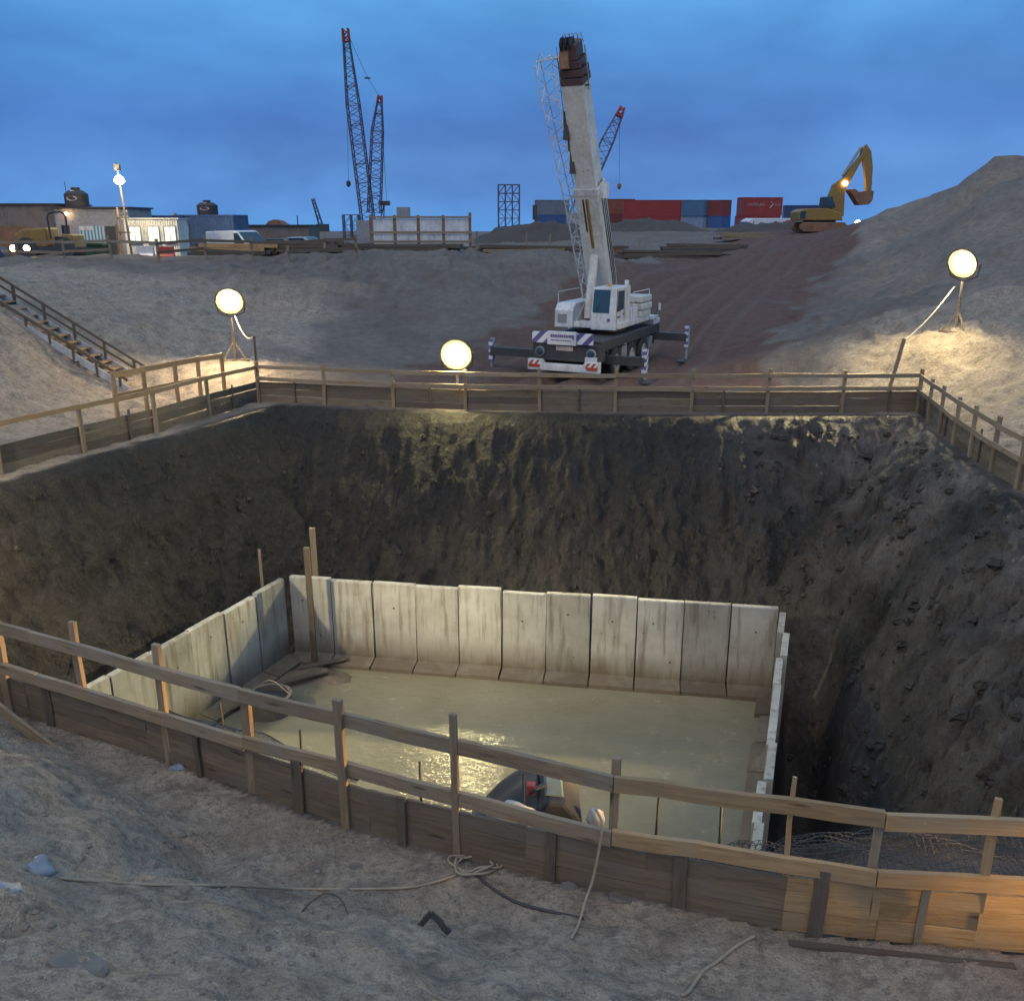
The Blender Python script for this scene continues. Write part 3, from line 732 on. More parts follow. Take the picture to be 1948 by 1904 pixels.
rim_fence('timber_fence', 'boarded timber fence running along the pit edge below the wooden stairs', [(-14.0, 12.4), (-12.1, 14.5), (-10.45, 17.7), (-9.35, 20.2), (-8.7, 21.5), (-8.05, 23.5), (-7.3, 25.3)], (1.0,), fresh=M['wood_fresh'], post_h=.98)
rim_fence('timber_fence', 'crooked timber fence with close-set posts along the pit edge below the steep mound', [(11.0, 23.75), (10.6, 21.8), (10.2, 19.8), (9.95, 18.3), (9.75, 16.5), (9.7, 13), (9.6, 9)], (1.0, .6), step=1.25, post_w=.12)
# landing rail at the foot of the stairs
lr = thing('stair_landing_rail', 'pale timber guard rail round the landing at the foot of the stairs', 'railing', (-9.5, 22.3, 0))
LP = [(-9.95, 22.0), (-9.55, 22.9), (-9.1, 23.9), (-8.75, 24.7), (-8.3, 25.4)]
for i, p in enumerate(LP): plank('post', V2(p, -.2), V2(p, 1.38), .07, .09, M['wood_fresh'], lr, out=(1, -.6, 0))
for i in range(len(LP)-1):
    plank('rail', V2(LP[i], 1.30)+Vector((.05, -.03, 0)), V2(LP[i+1], 1.30)+Vector((.05, -.03, 0)), .035, .14, M['wood_fresh'], lr, out=(1, -.6, 0))
    plank('rail', V2(LP[i], .78)+Vector((.05, -.03, 0)), V2(LP[i+1], .78)+Vector((.05, -.03, 0)), .035, .1, M['wood_fresh'], lr, out=(1, -.6, 0))

# ------------------------------------------------------------------ stairs down the sand bank
st = thing('timber_stairs', 'timber stairs with handrail descending the pale sand bank', 'stairs', (-11.6, 26.6, 0))
b0, b1 = Vector((-11.5, 26.4, .02)), Vector((-16.9, 27.0, 3.35)); wv = Vector((.11, 1.0, 0)).normalized()*1.05
runn = b1-b0
for k, o in enumerate((Vector((0, 0, 0)), wv)): plank('stringer', b0+o+Vector((0, 0, .10)), b1+o+Vector((0, 0, .10)), .045, .20, M['stringer'], st, out=(0, -1, 0), warp=.003)
NT = 17
for i in range(NT):
    c_ = b0+runn*((i+.5)/NT)+Vector((0, 0, .14)); plank('tread', c_+wv*.03, c_+wv*.97, .24, .04, M['wood_fresh'], st, out=(1, 0, 0), warp=.002, seg=1)
for side, offs, nn in ((1, wv, 6), (0, Vector((0, 0, 0)), 8)):
    for i in range(nn):
        c_ = b0+runn*((i+.35)/nn)+offs; hh = .66 if side else .40
        plank('post', c_+Vector((0, 0, -.1)), c_+Vector((0, 0, hh)), .06, .075, M['wood_dark'], st, out=(0, -1, 0))
plank('handrail', b0+wv+Vector((0, 0, .66)), b1+wv+Vector((0, 0, .66)), .04, .07, M['wood_dark'], st, out=(0, -1, 0))
plank('handrail', b0+wv+Vector((0, 0, .40)), b1+wv+Vector((0, 0, .40)), .035, .06, M['wood_dark'], st, out=(0, -1, 0))
plank('handrail', b0+Vector((0, 0, .40)), b1+Vector((0, 0, .40)), .04, .09, M['wood_dark'], st, out=(0, -1, 0))
for i in (3, 6, 9):
    c_ = b0+runn*(i/11.0); plank('prop', V2((c_.x, c_.y), gz(c_.x, c_.y)-.3), c_+Vector((0, 0, .05)), .08, .08, M['wood_dark'], st, out=(0, -1, 0))

# ------------------------------------------------------------------ precast retaining walls in the pit
def panel_mesh(w, h, toe, side=1):
    """L-shaped unit: upright leaf in XZ with its face at y=0, foot reaching to -y"""
    t = .13; mb = MB()
    prof = [(0.0, -.02), (t, -.02), (t, h), (0.02, h), (0, h-.02), (0, .16), (-toe, .11), (-toe, -.02)]
    mb.prism(prof, 0, w, lambda a, y, b: (y, a, b))
    return mb
def wall(name, label, A, B, n, flip, h=2.05, toe=.42, zb=-5.02, tops=None):
    A, B = Vector((A[0], A[1], zb)), Vector((B[0], B[1], zb)); d = (B-A); L = d.length/n; X = d.normalized(); ang = math.atan2(X.y, X.x)
    f = thing(name, label, 'retaining wall', A, ang)
    for i in range(n):
        hh = h+random.uniform(-.03, .03); w = L-random.uniform(.02, .055)
        o = panel_mesh(w, hh, toe).build('wall_panel', M['conc'], f)
        o.location = (L*i+.01, random.uniform(-.025, .025), random.uniform(-.015, .015)); o.rotation_euler = (random.uniform(-.008, .008), random.uniform(-.006, .006), 0)
        for hx, hz in random.choice([((.5, .7),), ((.3, .72), (.7, .3)), ((.55, .78),), ()]):
            MB().lathe([(.022, -.004), (.022, .004)], 8, (w*hx+random.uniform(-.06, .06), -.002, hh*hz+random.uniform(-.08, .08)), Matrix.Rotation(math.pi/2, 3, 'X')).build('tie_hole', M['dark'], o)
        if flip:   # face on the other side
            o.rotation_euler = (0, 0, math.pi); o.location = (L*(i+1)-.01, random.uniform(-.025, .025), 0)
        if toe < .35: o.location.y += random.uniform(-.05, .05); o.location.z += random.uniform(-.03, .06)
    return f
wall('retaining_wall', 'long row of pale concrete panels across the back of the flooded pit', (-5.2, 19.2), (5.75, 17.42), 11, False)
wall('retaining_wall', 'concrete panel wall angling from the shaded corner post towards the foreground fence', (-8.5, 11.65), (-5.3, 19.1), 8, False)
wall('retaining_wall', 'concrete panel row seen nearly edge-on beside the dark trench', (5.78, 17.3), (3.0, 9.3), 8, False, toe=.3)
# timbers in the corner
def stand(name, label, cat, x, y, z0, z1, w, mat, group=None, tilt=0.0):
    o = plank(name, (x, y, z0), (x+tilt, y, z1), w*.6, w, mat, None, out=(0, -1, 0)); return tag(o, label, cat, group)
stand('timber_post', 'tall brown timber leaning in the shaded corner of the concrete walls', 'post', -4.62, 18.7, -5.0, -2.05, .13, M['wood_dark'])
stand('timber_post', 'paler timber standing behind the concrete wall next to the corner', 'post', -4.75, 19.9, -4.9, -2.0, .13, M['wood'])
stand('timber_stake', 'short thin stake rising behind the angled concrete wall', 'stake', -5.9, 19.4, -4.9, -2.35, .06, M['wood'])
# concrete well ring
sr = thing('well_ring', 'round concrete well ring standing in the muddy water', 'well ring', (-5.15, 16.7, -5.05))
mb = MB(); N = 28
prof_o = [(.48, 0), (.48, .44), (.41, .44), (.41, 0)]
vs = []; fs = []
for r, z in prof_o:
    for k in range(N): a = 2*math.pi*k/N; vs.append((r*math.cos(a), r*math.sin(a), z))
for i in range(4):
    for k in range(N):
        k2 = (k+1) % N; fs.append((i*N+k, i*N+k2, ((i+1) % 4)*N+k2, ((i+1) % 4)*N+k))
mb.add(vs, fs).build('ring', M['conc2'], sr, smooth=False)
MB().lathe([(.40, .30), (.0, .302)], 24).build('water_inside', M['dark'], sr)
MB().path([(-.44, 0, .43), (-.1, .1, .68), (0, .12, .71), (.15, .1, .66), (.45, 0, .43)], .010, 5).build('sling', M['rope'], sr)
for i, (pa, pb) in enumerate([((-6.6, 16.9, -4.93), (-4.2, 18.1, -4.80)), ((-6.3, 16.2, -4.93), (-5.2, 17.6, -4.86)), ((-4.9, 18.4, -4.9), (-3.9, 18.75, -4.84))]):
    o = plank('wet_plank', pa, pb, .16, .04, M['wood_dark'], None, out=(.5, -1, 0)); tag(o, ['long dark plank floating by the concrete well ring', 'short dark plank floating nearest the well ring', 'dark plank lying at the foot of the corner timber'][i], 'plank')
# mud heap by the ring
def heap(name, label, cat, c, rx, ry, h, mat, seed, n=26):
    mb = MB(); vs = []; fs = []
    rng = np.random.RandomState(seed)
    for j in range(8):
        for k in range(n):
            a = 2*math.pi*k/n; r = j/7
            q = 1+.18*math.sin(a*3+seed)+.1*math.sin(a*5+seed*2)
            zz_ = h*(1-r**1.5)+rng.uniform(-.08, .08)*h*(1 if j < 7 else 0)-(.08 if j == 7 else 0)
            vs.append((c[0]+rx*r*q*math.cos(a), c[1]+ry*r*q*math.sin(a), c[2]+zz_))
    for j in range(7):
        for k in range(n):
            k2 = (k+1) % n; fs.append((j*n+k, (j+1)*n+k, (j+1)*n+k2, j*n+k2))
    return tag(mb.add(vs, fs).build(name, mat, smooth=True), label, cat)
M['mud'] = paint('mud', (.16, .125, .085), .7, (.09, .07, .05), .6, bmp=.6, streak=False)
heap('mud_heap', 'low wet mud heap in the corner between the concrete walls', 'mud heap', (-4.6, 18.2, -5.05), 1.1, .6, .18, M['mud'], 3)

# ------------------------------------------------------------------ floodlights
def floodlight(label, loc, h, aim, power, color, spread=180, beam=0, bspread=62, style='tripod', lens='flood', size=.46, tilt=R(12)):
    """work lamp: round head in a yoke on a timber mast; faces the bearing aim"""
    f = thing('floodlight', label, 'floodlight', loc, aim)
    # local +Y is the direction of the beam
    Rt = Matrix.Rotation(-tilt, 3, 'X'); c = Vector((0, 0, h))
    T = Rt @ Matrix.Rotation(-math.pi/2, 3, 'X')      # lathe axis z -> +y
    MB().lathe([(size*.25, -.34), (size*.55, -.28), (size*.8, -.12), (size*.99, -.035), (size*.9, -.05)], 28, c, T).build('housing', M['dark'], f, smooth=False)
    MB().lathe([(0.05, -.09), (size*.5, -.07), (size*.8, -.04), (size, -.005), (size*1.0, -.02)], 28, c, T).build('halo_dish', M['dish'], f, smooth=True)  # wide dish added so the bulb's light fades across it like a halo
    bs_ = size*.52  # bulb drawn oversize to stand in for the lamp's glare
    MB().lathe([(bs_*math.cos(R(a)), -.06+bs_*.62*math.sin(R(a))) for a in (0, 15, 30, 45, 60, 75, 89.9)], 28, c, T).build('bulb', M[lens], f, smooth=True)
    MB().path([c+Vector((-size*.98, -.2, 0)), c+Vector((-size*.9, -.2, -size*.75)), c+Vector((0, -.2, -size*1.12)), c+Vector((size*.9, -.2, -size*.75)), c+Vector((size*.98, -.2, 0))], .016, 6).build('yoke', M['dark'], f)
    MB().bar((0, -.2, -.1), (0, -.2, h-size*1.1), .07, .07).build('mast', M['wood'], f)
    if style == 'tripod':
        for a in (20, 160, 270):
            MB().bar((.48*math.cos(R(a)), -.2+.48*math.sin(R(a)), -.12), (0, -.2, .62), .05, .04).build('leg', M['wood'], f)
        for a, b_ in ((20, 160), (160, 270), (270, 20)):
            MB().bar((.46*math.cos(R(a)), -.2+.46*math.sin(R(a)), .0), (.46*math.cos(R(b_)), -.2+.46*math.sin(R(b_)), .0), .05, .09).build('foot_board', M['wood'], f)
    L = bpy.data.lights.new('lamp', 'AREA'); L.shape = 'DISK'; L.size = size*1.0; L.energy = power; L.color = color; L.spread = R(spread)
    lo = bpy.data.objects.new('lamp', L); COL.objects.link(lo); lo.parent = f
    lo.matrix_local = Matrix.Translation(c+Rt @ Vector((0, .20, 0))) @ (Matrix.Rotation(math.pi/2-tilt, 4, 'X'))
    if beam:      # the reflector's second light, added to brighten walls across the pit
        L2 = L.copy(); L2.spread = R(bspread); L2.energy = beam
        l2 = bpy.data.objects.new('lamp', L2); COL.objects.link(l2); l2.parent = f
        l2.matrix_local = Matrix.Translation(c+Rt @ Vector((0, .22, 0))) @ (Matrix.Rotation(math.pi/2-tilt, 4, 'X'))
    return f
YEL = (1.0, .80, .42)
floodlight('glaring floodlight on a tripod on the sand below the parked white van', (-9.05, 29.0, gz(-9.05, 29.0)), 1.9, R(190), 420, (1, .74, .40), 180, 60, 40, tilt=R(18))
floodlight('glaring floodlight fixed low at the middle of the far fence beside the crane', (-1.53, 24.32, 0), 1.46, R(176), 280, (1.0, .86, .36), 180, 0, 62, 'post')
floodlight('glaring floodlight on a tripod on the sand shelf below the steep mound', (13.25, 27.0, gz(13.25, 27.0)), 2.0, R(127), 430, (1, .82, .42), 180, 330, 36, tilt=R(18))
# two more lamps of the same kind stand beside the photographer's end of the pit, out of the picture
floodlight('floodlight on the pit edge beyond the picture, shining across the slope and concrete wall', (-11.75, 12.9, 0.05), 1.7, R(-63), 300, (1, .84, .52), 180, 80, 34, tilt=R(23))
floodlight('warm floodlight beyond the fresh pine end of the foreground fence', (7.7, 4.05, gz(7.7, 4.05)), .75, R(66), 120, (1, .58, .19), 26, tilt=R(4), size=.3)
# cables
def hose(name, label, cat, pts, r, mat, sub=6):
    P = [Vector(p) for p in pts]; out = []
    for i in range(len(P)-1):
        p0, p1, p2, p3 = P[max(i-1, 0)], P[i], P[i+1], P[min(i+2, len(P)-1)]
        for k in range(sub):
            t = k/sub; out.append(.5*((2*p1)+(-p0+p2)*t+(2*p0-5*p1+4*p2-p3)*t*t+(-p0+3*p1-3*p2+p3)*t**3))
    out.append(P[-1])
    o = MB().path(out, r, 6).build(name, mat, smooth=True); return tag(o, label, cat)
p = Vector((13.2, 27.15, gz(13.25, 27)+1.35)); q = Vector((11.05, 25.2, 1.75))
hose('power_cable', 'pale cable sloping from the tripod floodlight to a thin stake by the fence', 'cable', [p, p.lerp(q, .35)-Vector((0, 0, .12)), p.lerp(q, .7)-Vector((0, 0, .12)), q], .016, M['cable'])
stand('cable_stake', 'thin leaning stake that holds the floodlight cable behind the fence corner', 'stake', 10.75, 25.2, 0, 1.8, .09, M['wood'], tilt=.3)
p = Vector((-8.95, 29.1, 2.05)); q = Vector((-7.5, 25.9, 1.75))
hose('power_cable', 'pale cable drooping from the tripod floodlight to the fence corner post', 'cable', [p, p.lerp(q, .4)-Vector((0, 0, .25)), p.lerp(q, .75)-Vector((0, 0, .2)), q], .014, M['cable'])
stand('cable_stake', 'thin dark stake beside the fence corner below the tripod floodlight', 'stake', -7.45, 25.85, 0, 1.8, .06, M['wood_dark'])

# ------------------------------------------------------------------ things lying near the photographer
def G(x, y, up=.0): return Vector((x, y, gz(x, y)+up))
def gp(px, py, it=8):
    """ground point seen on a measured bearing, found by stepping down the slope"""
    lo, hi = 1.0, 12.0
    for Y in np.arange(1.2, 12, .05):
        p = at(px, py, Y)
        if p.z < gz(p.x, p.y): return p
    return p
def on(pts, up): return [Vector((p.x, p.y, gz(p.x, p.y)+up)) for p in [gp(*q) for q in pts]]
hose('rope', 'long tan rope lying across the sand in the foreground', 'rope', on([(110, 1672), (190, 1680), (300, 1688), (430, 1690), (560, 1695), (680, 1697), (790, 1690), (870, 1672)], .010), .011, M['rope'])
c0 = gp(905, 1655); zc_ = max(gz(c0.x+a_, c0.y+b_) for a_ in (-.2, -.1, 0, .1, .2) for b_ in (-.12, 0, .12))+.015
coil = []
for k in range(44):
    a = k*.45; r = .13+.03*math.sin(k*.71)+.012*math.sin(k*1.9); coil.append(Vector((c0.x+r*1.35*math.cos(a), c0.y+r*.85*math.sin(a), zc_+.02*math.sin(k*1.3)+.0008*k)))
hose('rope_coil', 'loose coil of tan rope at the foot of the fence', 'rope', coil, .010, M['rope'], 3)
hose('rope', 'pale rope hanging over the middle rail of the fence down to the sand', 'rope', [(.62, 5.62, .74), (.66, 5.5, .70), (.64, 5.47, .5), (.60, 5.45, .25), (.55, 5.40, .12), (.48, 5.2, gz(.48, 5.2)+.03), (.42, 5.05, gz(.42, 5.05)+.02)], .011, M['rope'])
hose('rope', 'pale frayed rope at the bottom of the picture with a knotted middle', 'rope', on([(1435, 1790), (1400, 1812), (1360, 1835), (1335, 1862), (1310, 1890), (1295, 1904)], .012), .013, M['rope'])
hose('twig', 'thin curved twig arching out of the sand', 'twig', [gp(565, 1745)+Vector((0, 0, -.01)), gp(585, 1738)+Vector((0, 0, .07)), gp(620, 1725)+Vector((0, 0, .12)), gp(650, 1730)+Vector((0, 0, .09)), gp(665, 1748)], .006, M['wood_dark'])
hose('cable', 'dark cable lying downhill from the rope coil', 'cable', on([(905, 1672), (940, 1700), (985, 1728), (1040, 1742), (1110, 1752)], .012), .012, M['dark'])
# rocks, bags, scraps
def blob(name, label, cat, c, rad, mat, seed, squash=(1, 1, .6), rough=.25, n=14, m=9, jag=0.0):
    rng = np.random.RandomState(seed); vs = []; fs = []
    off = [rng.uniform(-3, 3) for _ in range(6)]
    for j in range(m+1):
        th = math.pi*j/m
        for k in range(n):
            ph = 2*math.pi*k/n
            d = Vector((math.sin(th)*math.cos(ph), math.sin(th)*math.sin(ph), math.cos(th)))
            q = 1+rough*(math.sin(d.x*3.1+off[0])*math.sin(d.y*3.7+off[1])+.6*math.sin(d.z*5.2+off[2]+d.x*4)+.35*math.sin(d.x*9+off[3])*math.sin(d.y*8+off[4]))
            q *= 1+rng.uniform(-jag, jag)
            vs.append((c[0]+d.x*rad*squash[0]*q, c[1]+d.y*rad*squash[1]*q, c[2]+d.z*rad*squash[2]*q))
    for j in range(m):
        for k in range(n):
            k2 = (k+1) % n; fs.append((j*n+k, (j+1)*n+k, (j+1)*n+k2, j*n+k2))
    return tag(MB().add(vs, fs).build(name, mat, smooth=jag == 0), label, cat)
def slab(name, label, p, rx, ry, th, seed, tilt=.2):
    rng = random.Random(seed); n = 9; M3 = Matrix.Rotation(tilt, 3, 'Y') @ Matrix.Rotation(rng.uniform(-.2, .2), 3, 'X'); mb = MB()
    ol = [(rx*rng.uniform(.75, 1.1)*math.cos(2*math.pi*k/n), ry*rng.uniform(.7, 1.1)*math.sin(2*math.pi*k/n)) for k in range(n)]
    vs = [p+M3 @ Vector((a*s, b*s, z+rng.uniform(-.006, .006))) for s, z in ((.9, -th), (1.05, -th*.3), (1.0, th*.45), (.78, th*.62)) for a, b in ol]
    fs = [tuple(range(n-1, -1, -1)), tuple(3*n+k for k in range(n))]+[(r*n+k, r*n+(k+1) % n, (r+1)*n+(k+1) % n, (r+1)*n+k) for r in range(3) for k in range(n)]
    return tag(mb.add(vs, fs).build(name, M['stone'], bevel=.006), label, 'stone')
p = gp(150, 1842); slab('stone_slab', 'flat grey stone slab half buried at the bottom of the slope', p+Vector((0, 0, .01)), .20, .085, .05, 4)
p = gp(75, 1660); blob('plastic_bag', 'crumpled pale plastic bag at the end of the long rope', 'plastic bag', p+Vector((0, 0, .02)), .085, M['bluebag'], 5, (1, .8, .8), .35)
p = gp(12, 1700); blob('plastic_bag', 'bluish plastic bag on the sand at the picture edge', 'plastic bag', p+Vector((0, 0, .0)), .09, M['bluebag'], 9, (1.2, .8, .5), .35)
p = gp(340, 1463); blob('plastic_scrap', 'small blue plastic scrap at the foot of the fence', 'scrap', p+Vector((0, 0, .02)), .055, M['bluebag'], 11, (1.3, .8, .5), .3)
p = gp(360, 1800); slab('stone', 'squat dark stone sunk in the sand near the bottom edge', p, .085, .06, .05, 12)
for i, (px, py, r, lab) in enumerate([(1080, 1690, .09, 'dark clod by the hanging rope'), (1180, 1712, .13, 'pale flat stone against the fence boarding'), (1390, 1770, .05, 'small pale stone below the fence'), (345, 1590, .05, 'small clod high on the sand slope'), (680, 1650, .07, 'pale lump of sand on the slope crest'), (1260, 1700, .11, 'tan flat stone against the fence boarding')]):
    p = gp(px, py); slab('stone', lab+' in the foreground', p+Vector((0, 0, .01)), r*.9, r*.6, r*.35, 20+i, random.uniform(-.3, .3))
p = gp(1708, 1803); tag(MB().prism([(-.10, .09), (.10, .09), (.045, -.06), (-.03, -.06)], 0, .05, lambda a, y, b_: (p.x+a, p.y+y, p.z+.06+b_)).build('wood_wedge', M['bag']), 'pale wedge-shaped wood offcut below the lit boarding', 'offcut')
a, b_ = gp(1780, 1785), gp(1820, 1805); tag(MB().tube(a+Vector((0, 0, .03)), b_+Vector((0, 0, .03)), .03, .028, 8).build('timber_offcut', M['wood']), 'round timber offcut lying below the lit boarding', 'offcut')
a = gp(820, 1770); so2 = thing('broken_crate', 'two dark crossed slats poking out of the sand', 'slats', a)
plank('slat', a+Vector((-.12, 0, -.02)), a+Vector((.0, .03, .13)), .02, .04, M['dark'], so2); plank('slat', a+Vector((.0, .03, .13)), a+Vector((.13, -.02, .0)), .02, .04, M['dark'], so2)
o = plank('buried_board', on([(1500, 1800)], .0)[0], on([(1930, 1845)], .0)[0], .05, .03, M['wood_dark'], None, out=(0, -1, 0)); tag(o, 'thin dark board half buried in front of the lit boarding', 'board')
# covered pump with a sack behind the fence
pu = thing('covered_pump', 'dark tarpaulin over a pump on the pit edge behind the fence', 'tarpaulin', (.22, 6.45, -.1))
def cloth(pts_fn, nu, nv, name, mat, parent):
    vs = [pts_fn(i/nu, j/nv) for j in range(nv+1) for i in range(nu+1)]; fs = [(j*(nu+1)+i, j*(nu+1)+i+1, (j+1)*(nu+1)+i+1, (j+1)*(nu+1)+i) for j in range(nv) for i in range(nu)]
    o = MB().add(vs, fs).build(name, mat, parent, smooth=True); s_ = o.modifiers.new('s', 'SOLIDIFY'); s_.thickness = .01; return o
def hump(x0, x1, y0, y1, h, seed):
    def fn(u, v):
        x = x0+(x1-x0)*u; y = y0+(y1-y0)*v
        z = h*(max(math.sin(math.pi*u), 0)**.16)*(max(math.sin(math.pi*v), 0)**.16)*(1-.45*u)
        z += .03*math.sin(u*9+seed)*math.sin(v*7+seed*1.7)+.012*math.sin(u*15+v*6+seed)
        return (x, y, z-.25)
    return fn
def lean(u, v):
    x = -.62+.62*u; y = -.25+.75*v
    return (x, y, -.05+.50*u**.8-.10*abs(v-.55)+.018*math.sin(u*7+v*4)+.012*math.sin(v*13+u*3)-.12*(1-u)*v)
cloth(lean, 30, 24, 'tarpaulin', M['tarp'], pu)
MB().prism([(-.06, -.3), (-.03, .36), (.06, .50), (.22, .48), (.36, .28), (.42, -.3)], -.28, .35).build('cover_hood', M['tarp'], pu, bevel=.035)
MB().prism([(.05, .505), (.21, .485), (.19, .50), (.07, .52)], -.2, .3).build('hood_flap', M['cloth_teal'], pu)
MB().box((-.62+.3, .1, -.1), (.5, .5, .3)).build('pump_body', M['dark'], pu, bevel=.03)
MB().box((-.06, -.1, .50), (.07, .07, .09)).build('motor_cap', M['red'], pu)
MB().path([(-.08, -.12, .46), (-.02, -.16, .54), (.06, -.14, .57)], .016, 6).build('hose_neck', M['dark'], pu)
blob('sack', 'crumpled white sack leaning against the tarpaulin behind the fence', 'sack', (-.02, 6.14, .27), .15, M['bag'], 31, (1.2, .55, .85), .26)
blob('sack', 'small pale sack beside the hanging rope behind the fence', 'sack', (.70, 6.25, .17), .10, M['bag'], 33, (.7, .6, 1.1), .2)

# loose gravel and clods trodden into the near slope
rng = np.random.RandomState(5); vs = []; fs = []
for i in range(5200):
    x = rng.uniform(-6, 5); d_ = rng.uniform(.15, 4.2); y = float(np.interp(x, FX, FY))-d_
    if fbm(np.array([x*.8]), np.array([y*.8]), 2, 201)[0]+rng.uniform(-.6, .4) < -.05: continue
    r = .006+.022*rng.rand()**4; z = gz(x, y)+r*.25; a = rng.uniform(0, 6.28); o = len(vs)
    for k in range(5):
        q = a+k*1.2566; rr = r*rng.uniform(.7, 1.2); vs.append((x+rr*math.cos(q), y+rr*math.sin(q), z+rng.uniform(-.2, .2)*r))
    vs.append((x+rng.uniform(-.3, .3)*r, y, z+r*rng.uniform(.5, .9))); vs.append((x, y, z-r*.8))
    for k in range(5):
        fs.append((o+k, o+(k+1) % 5, o+5)); fs.append((o+(k+1) % 5, o+k, o+6))
MB().add(vs, fs).build('gravel', M['gravel'], kind='stuff')

# stones and clods sticking out of the pit sides and lying at their foot
rng = np.random.RandomState(8); vs = []; fs = []
cand = np.stack([rng.uniform(-11, 10.5, 60000), rng.uniform(7, 24.5, 60000)], -1)
tz, tR, tB, tT, tdR, tF = terrain(cand[:, 0], cand[:, 1])
ok = tR & (~tB) & (~tF) & (tT > .08)
cand = cand[ok]; tT = tT[ok]
clump = fbm(cand[:, 0]*.7, cand[:, 1]*.7, 3, 301)
wgt = .12+.35*np.clip(clump, 0, 1)+.15*(cand[:, 0] > 5)*np.clip(clump+.4, 0, 1)
keep = rng.rand(len(cand)) < wgt*.5
for (x, y), t_ in zip(cand[keep][:6500], tT[keep][:6500]):
    r = .018+.085*rng.rand()**4*(1.5 if x > 5 else 1.0); z = gz(x, y)-r*.15; o = len(vs); a = rng.uniform(0, 6.28); s1, s2 = rng.uniform(.6, 1.3), rng.uniform(.6, 1.1)
    for ring, (rr, zz_) in enumerate(((.75, -.55), (1.0, .1), (.6, .75))):
        for k in range(5):
            q = a+k*1.2566+ring*.5; w_ = rng.uniform(.75, 1.2); vs.append((x+r*rr*w_*s1*math.cos(q), y+r*rr*w_*s2*math.sin(q), z+r*zz_*rng.uniform(.8, 1.2)))
    for ring in range(2):
        for k in range(5):
            k2 = (k+1) % 5; fs.append((o+ring*5+k, o+ring*5+k2, o+ring*5+5+k2, o+ring*5+5+k))
    fs.append(tuple(o+10+k for k in range(5)))
MB().add(vs, fs).build('rubble', M['rubble'], kind='stuff')

# ------------------------------------------------------------------ mobile crane
CR = thing('mobile_crane', 'white mobile crane on outriggers with its telescopic boom raised', 'crane', (1.72, 29.35, gz(1.72, 30.5)), R(-25.5))
def cbox(name, lo, hi, mat, parent=CR, bevel=.0, **k): return MB().box2(lo, hi).build(name, mat, parent, bevel=bevel, **k)
cbox('chassis', (-1.05, .7, .62), (1.05, 6.7, 1.22), M['dark'])
cbox('carrier_deck', (-1.22, .25, 1.05), (1.22, 6.8, 1.40), M['dark'], bevel=.03)
cbox('front_apron', (-1.2, .12, .70), (1.2, .7, 1.30), M['dark'], bevel=.04)
# bumper with raised ends
bp = MB().prism([(-1.27, .40), (1.27, .40), (1.27, .76), (.78, .76), (.70, .64), (-.70, .64), (-.78, .76), (-1.27, .76)], -.12, .10).build('bumper', M['white'], CR, bevel=.02)
for x in (-1.02, 1.02): MB().box2((x-.21, -.135, .50), (x+.21, -.118, .73)).build('chevron_plate', M['chevron'], bp); MB().box2((x-.17, -.15, .50), (x+.17, -.136, .60)).build('marker_light', M['red'], bp)
for x0, x1 in ((-1.15, -.60), (.45, 1.0)): MB().box2((x0, -.02, 1.30), (x1, .03, 1.66)).build('hazard_panel', M['hazard'], CR)
sg = cbox('sign_board', (-.58, -.08, 1.26), (.43, .02, 1.70), M['white'], bevel=.015)
k = 0
x = -.46
while x < .26:
    w = random.choice([.03, .045, .06]); MB().box2((x, -.096, 1.51), (x+w, -.081, 1.60)).build('letter', M['purple'], sg); x += w+.022
MB().prism([(.27, .0), (.36, .0), (.36, -.17), (.27, -.05)], -.096, -.081, lambda a, y, b: (a, y, 1.60+b)).build('letter', M['purple'], sg)
MB().box2((-.46, -.09, 1.40), (.26, -.081, 1.425)).build('underline', M['purple'], sg)
cbox('number_plate', (-.33, .09, 1.06), (.27, .118, 1.20), M['label'])
for x in (-.9, .92):
    h = MB().lathe([(.15, -.06), (.17, 0), (.15, .05), (.05, .07)], 18, (x, .08, 1.0), Matrix.Rotation(math.pi/2, 3, 'X')).build('headlight', M['grey'], CR)
    MB().lathe([(.13, .04), (.06, .062), (.001, .066)], 18, (x, .06, 1.0), Matrix.Rotation(math.pi/2, 3, 'X')).build('lamp_glass', M['glass'], h)
cbox('step_box', (.75, -.05, .74), (1.12, .15, .90), M['white'])
TR = Matrix.Rotation(math.pi/2, 3, 'Y')
def wheel(parent, x, y, z, r, w, side, rimmat='white'):
    t = MB().lathe([(r*.55, -w/2), (r*.92, -w/2), (r, -w*.35), (r, w*.35), (r*.92, w/2), (r*.55, w/2)], 26, (x, y, z), TR).build('wheel', M['black'], parent)
    s = 1 if side > 0 else -1
    MB().lathe([(r*.56, 0), (r*.5, .03*s), (r*.3, -.05*s), (r*.18, .05*s), (.001, .055*s)], 20, (x+s*w/2*1.01, y, z), TR).build('rim', M[rimmat], t)
    return t
for s in (-1, 1):
    for y in (1.75, 3.45, 4.85): wheel(CR, s*1.02, y, .53, .53, .40, s, 'grey')
    for y in (1.75, 4.15): MB().path([(s*1.05, y-.75, .95), (s*1.05, y-.5, 1.18), (s*1.05, y+.5, 1.18), (s*1.05, y+.75, .95)], .12, 4).build('mudguard', M['dark'], CR)
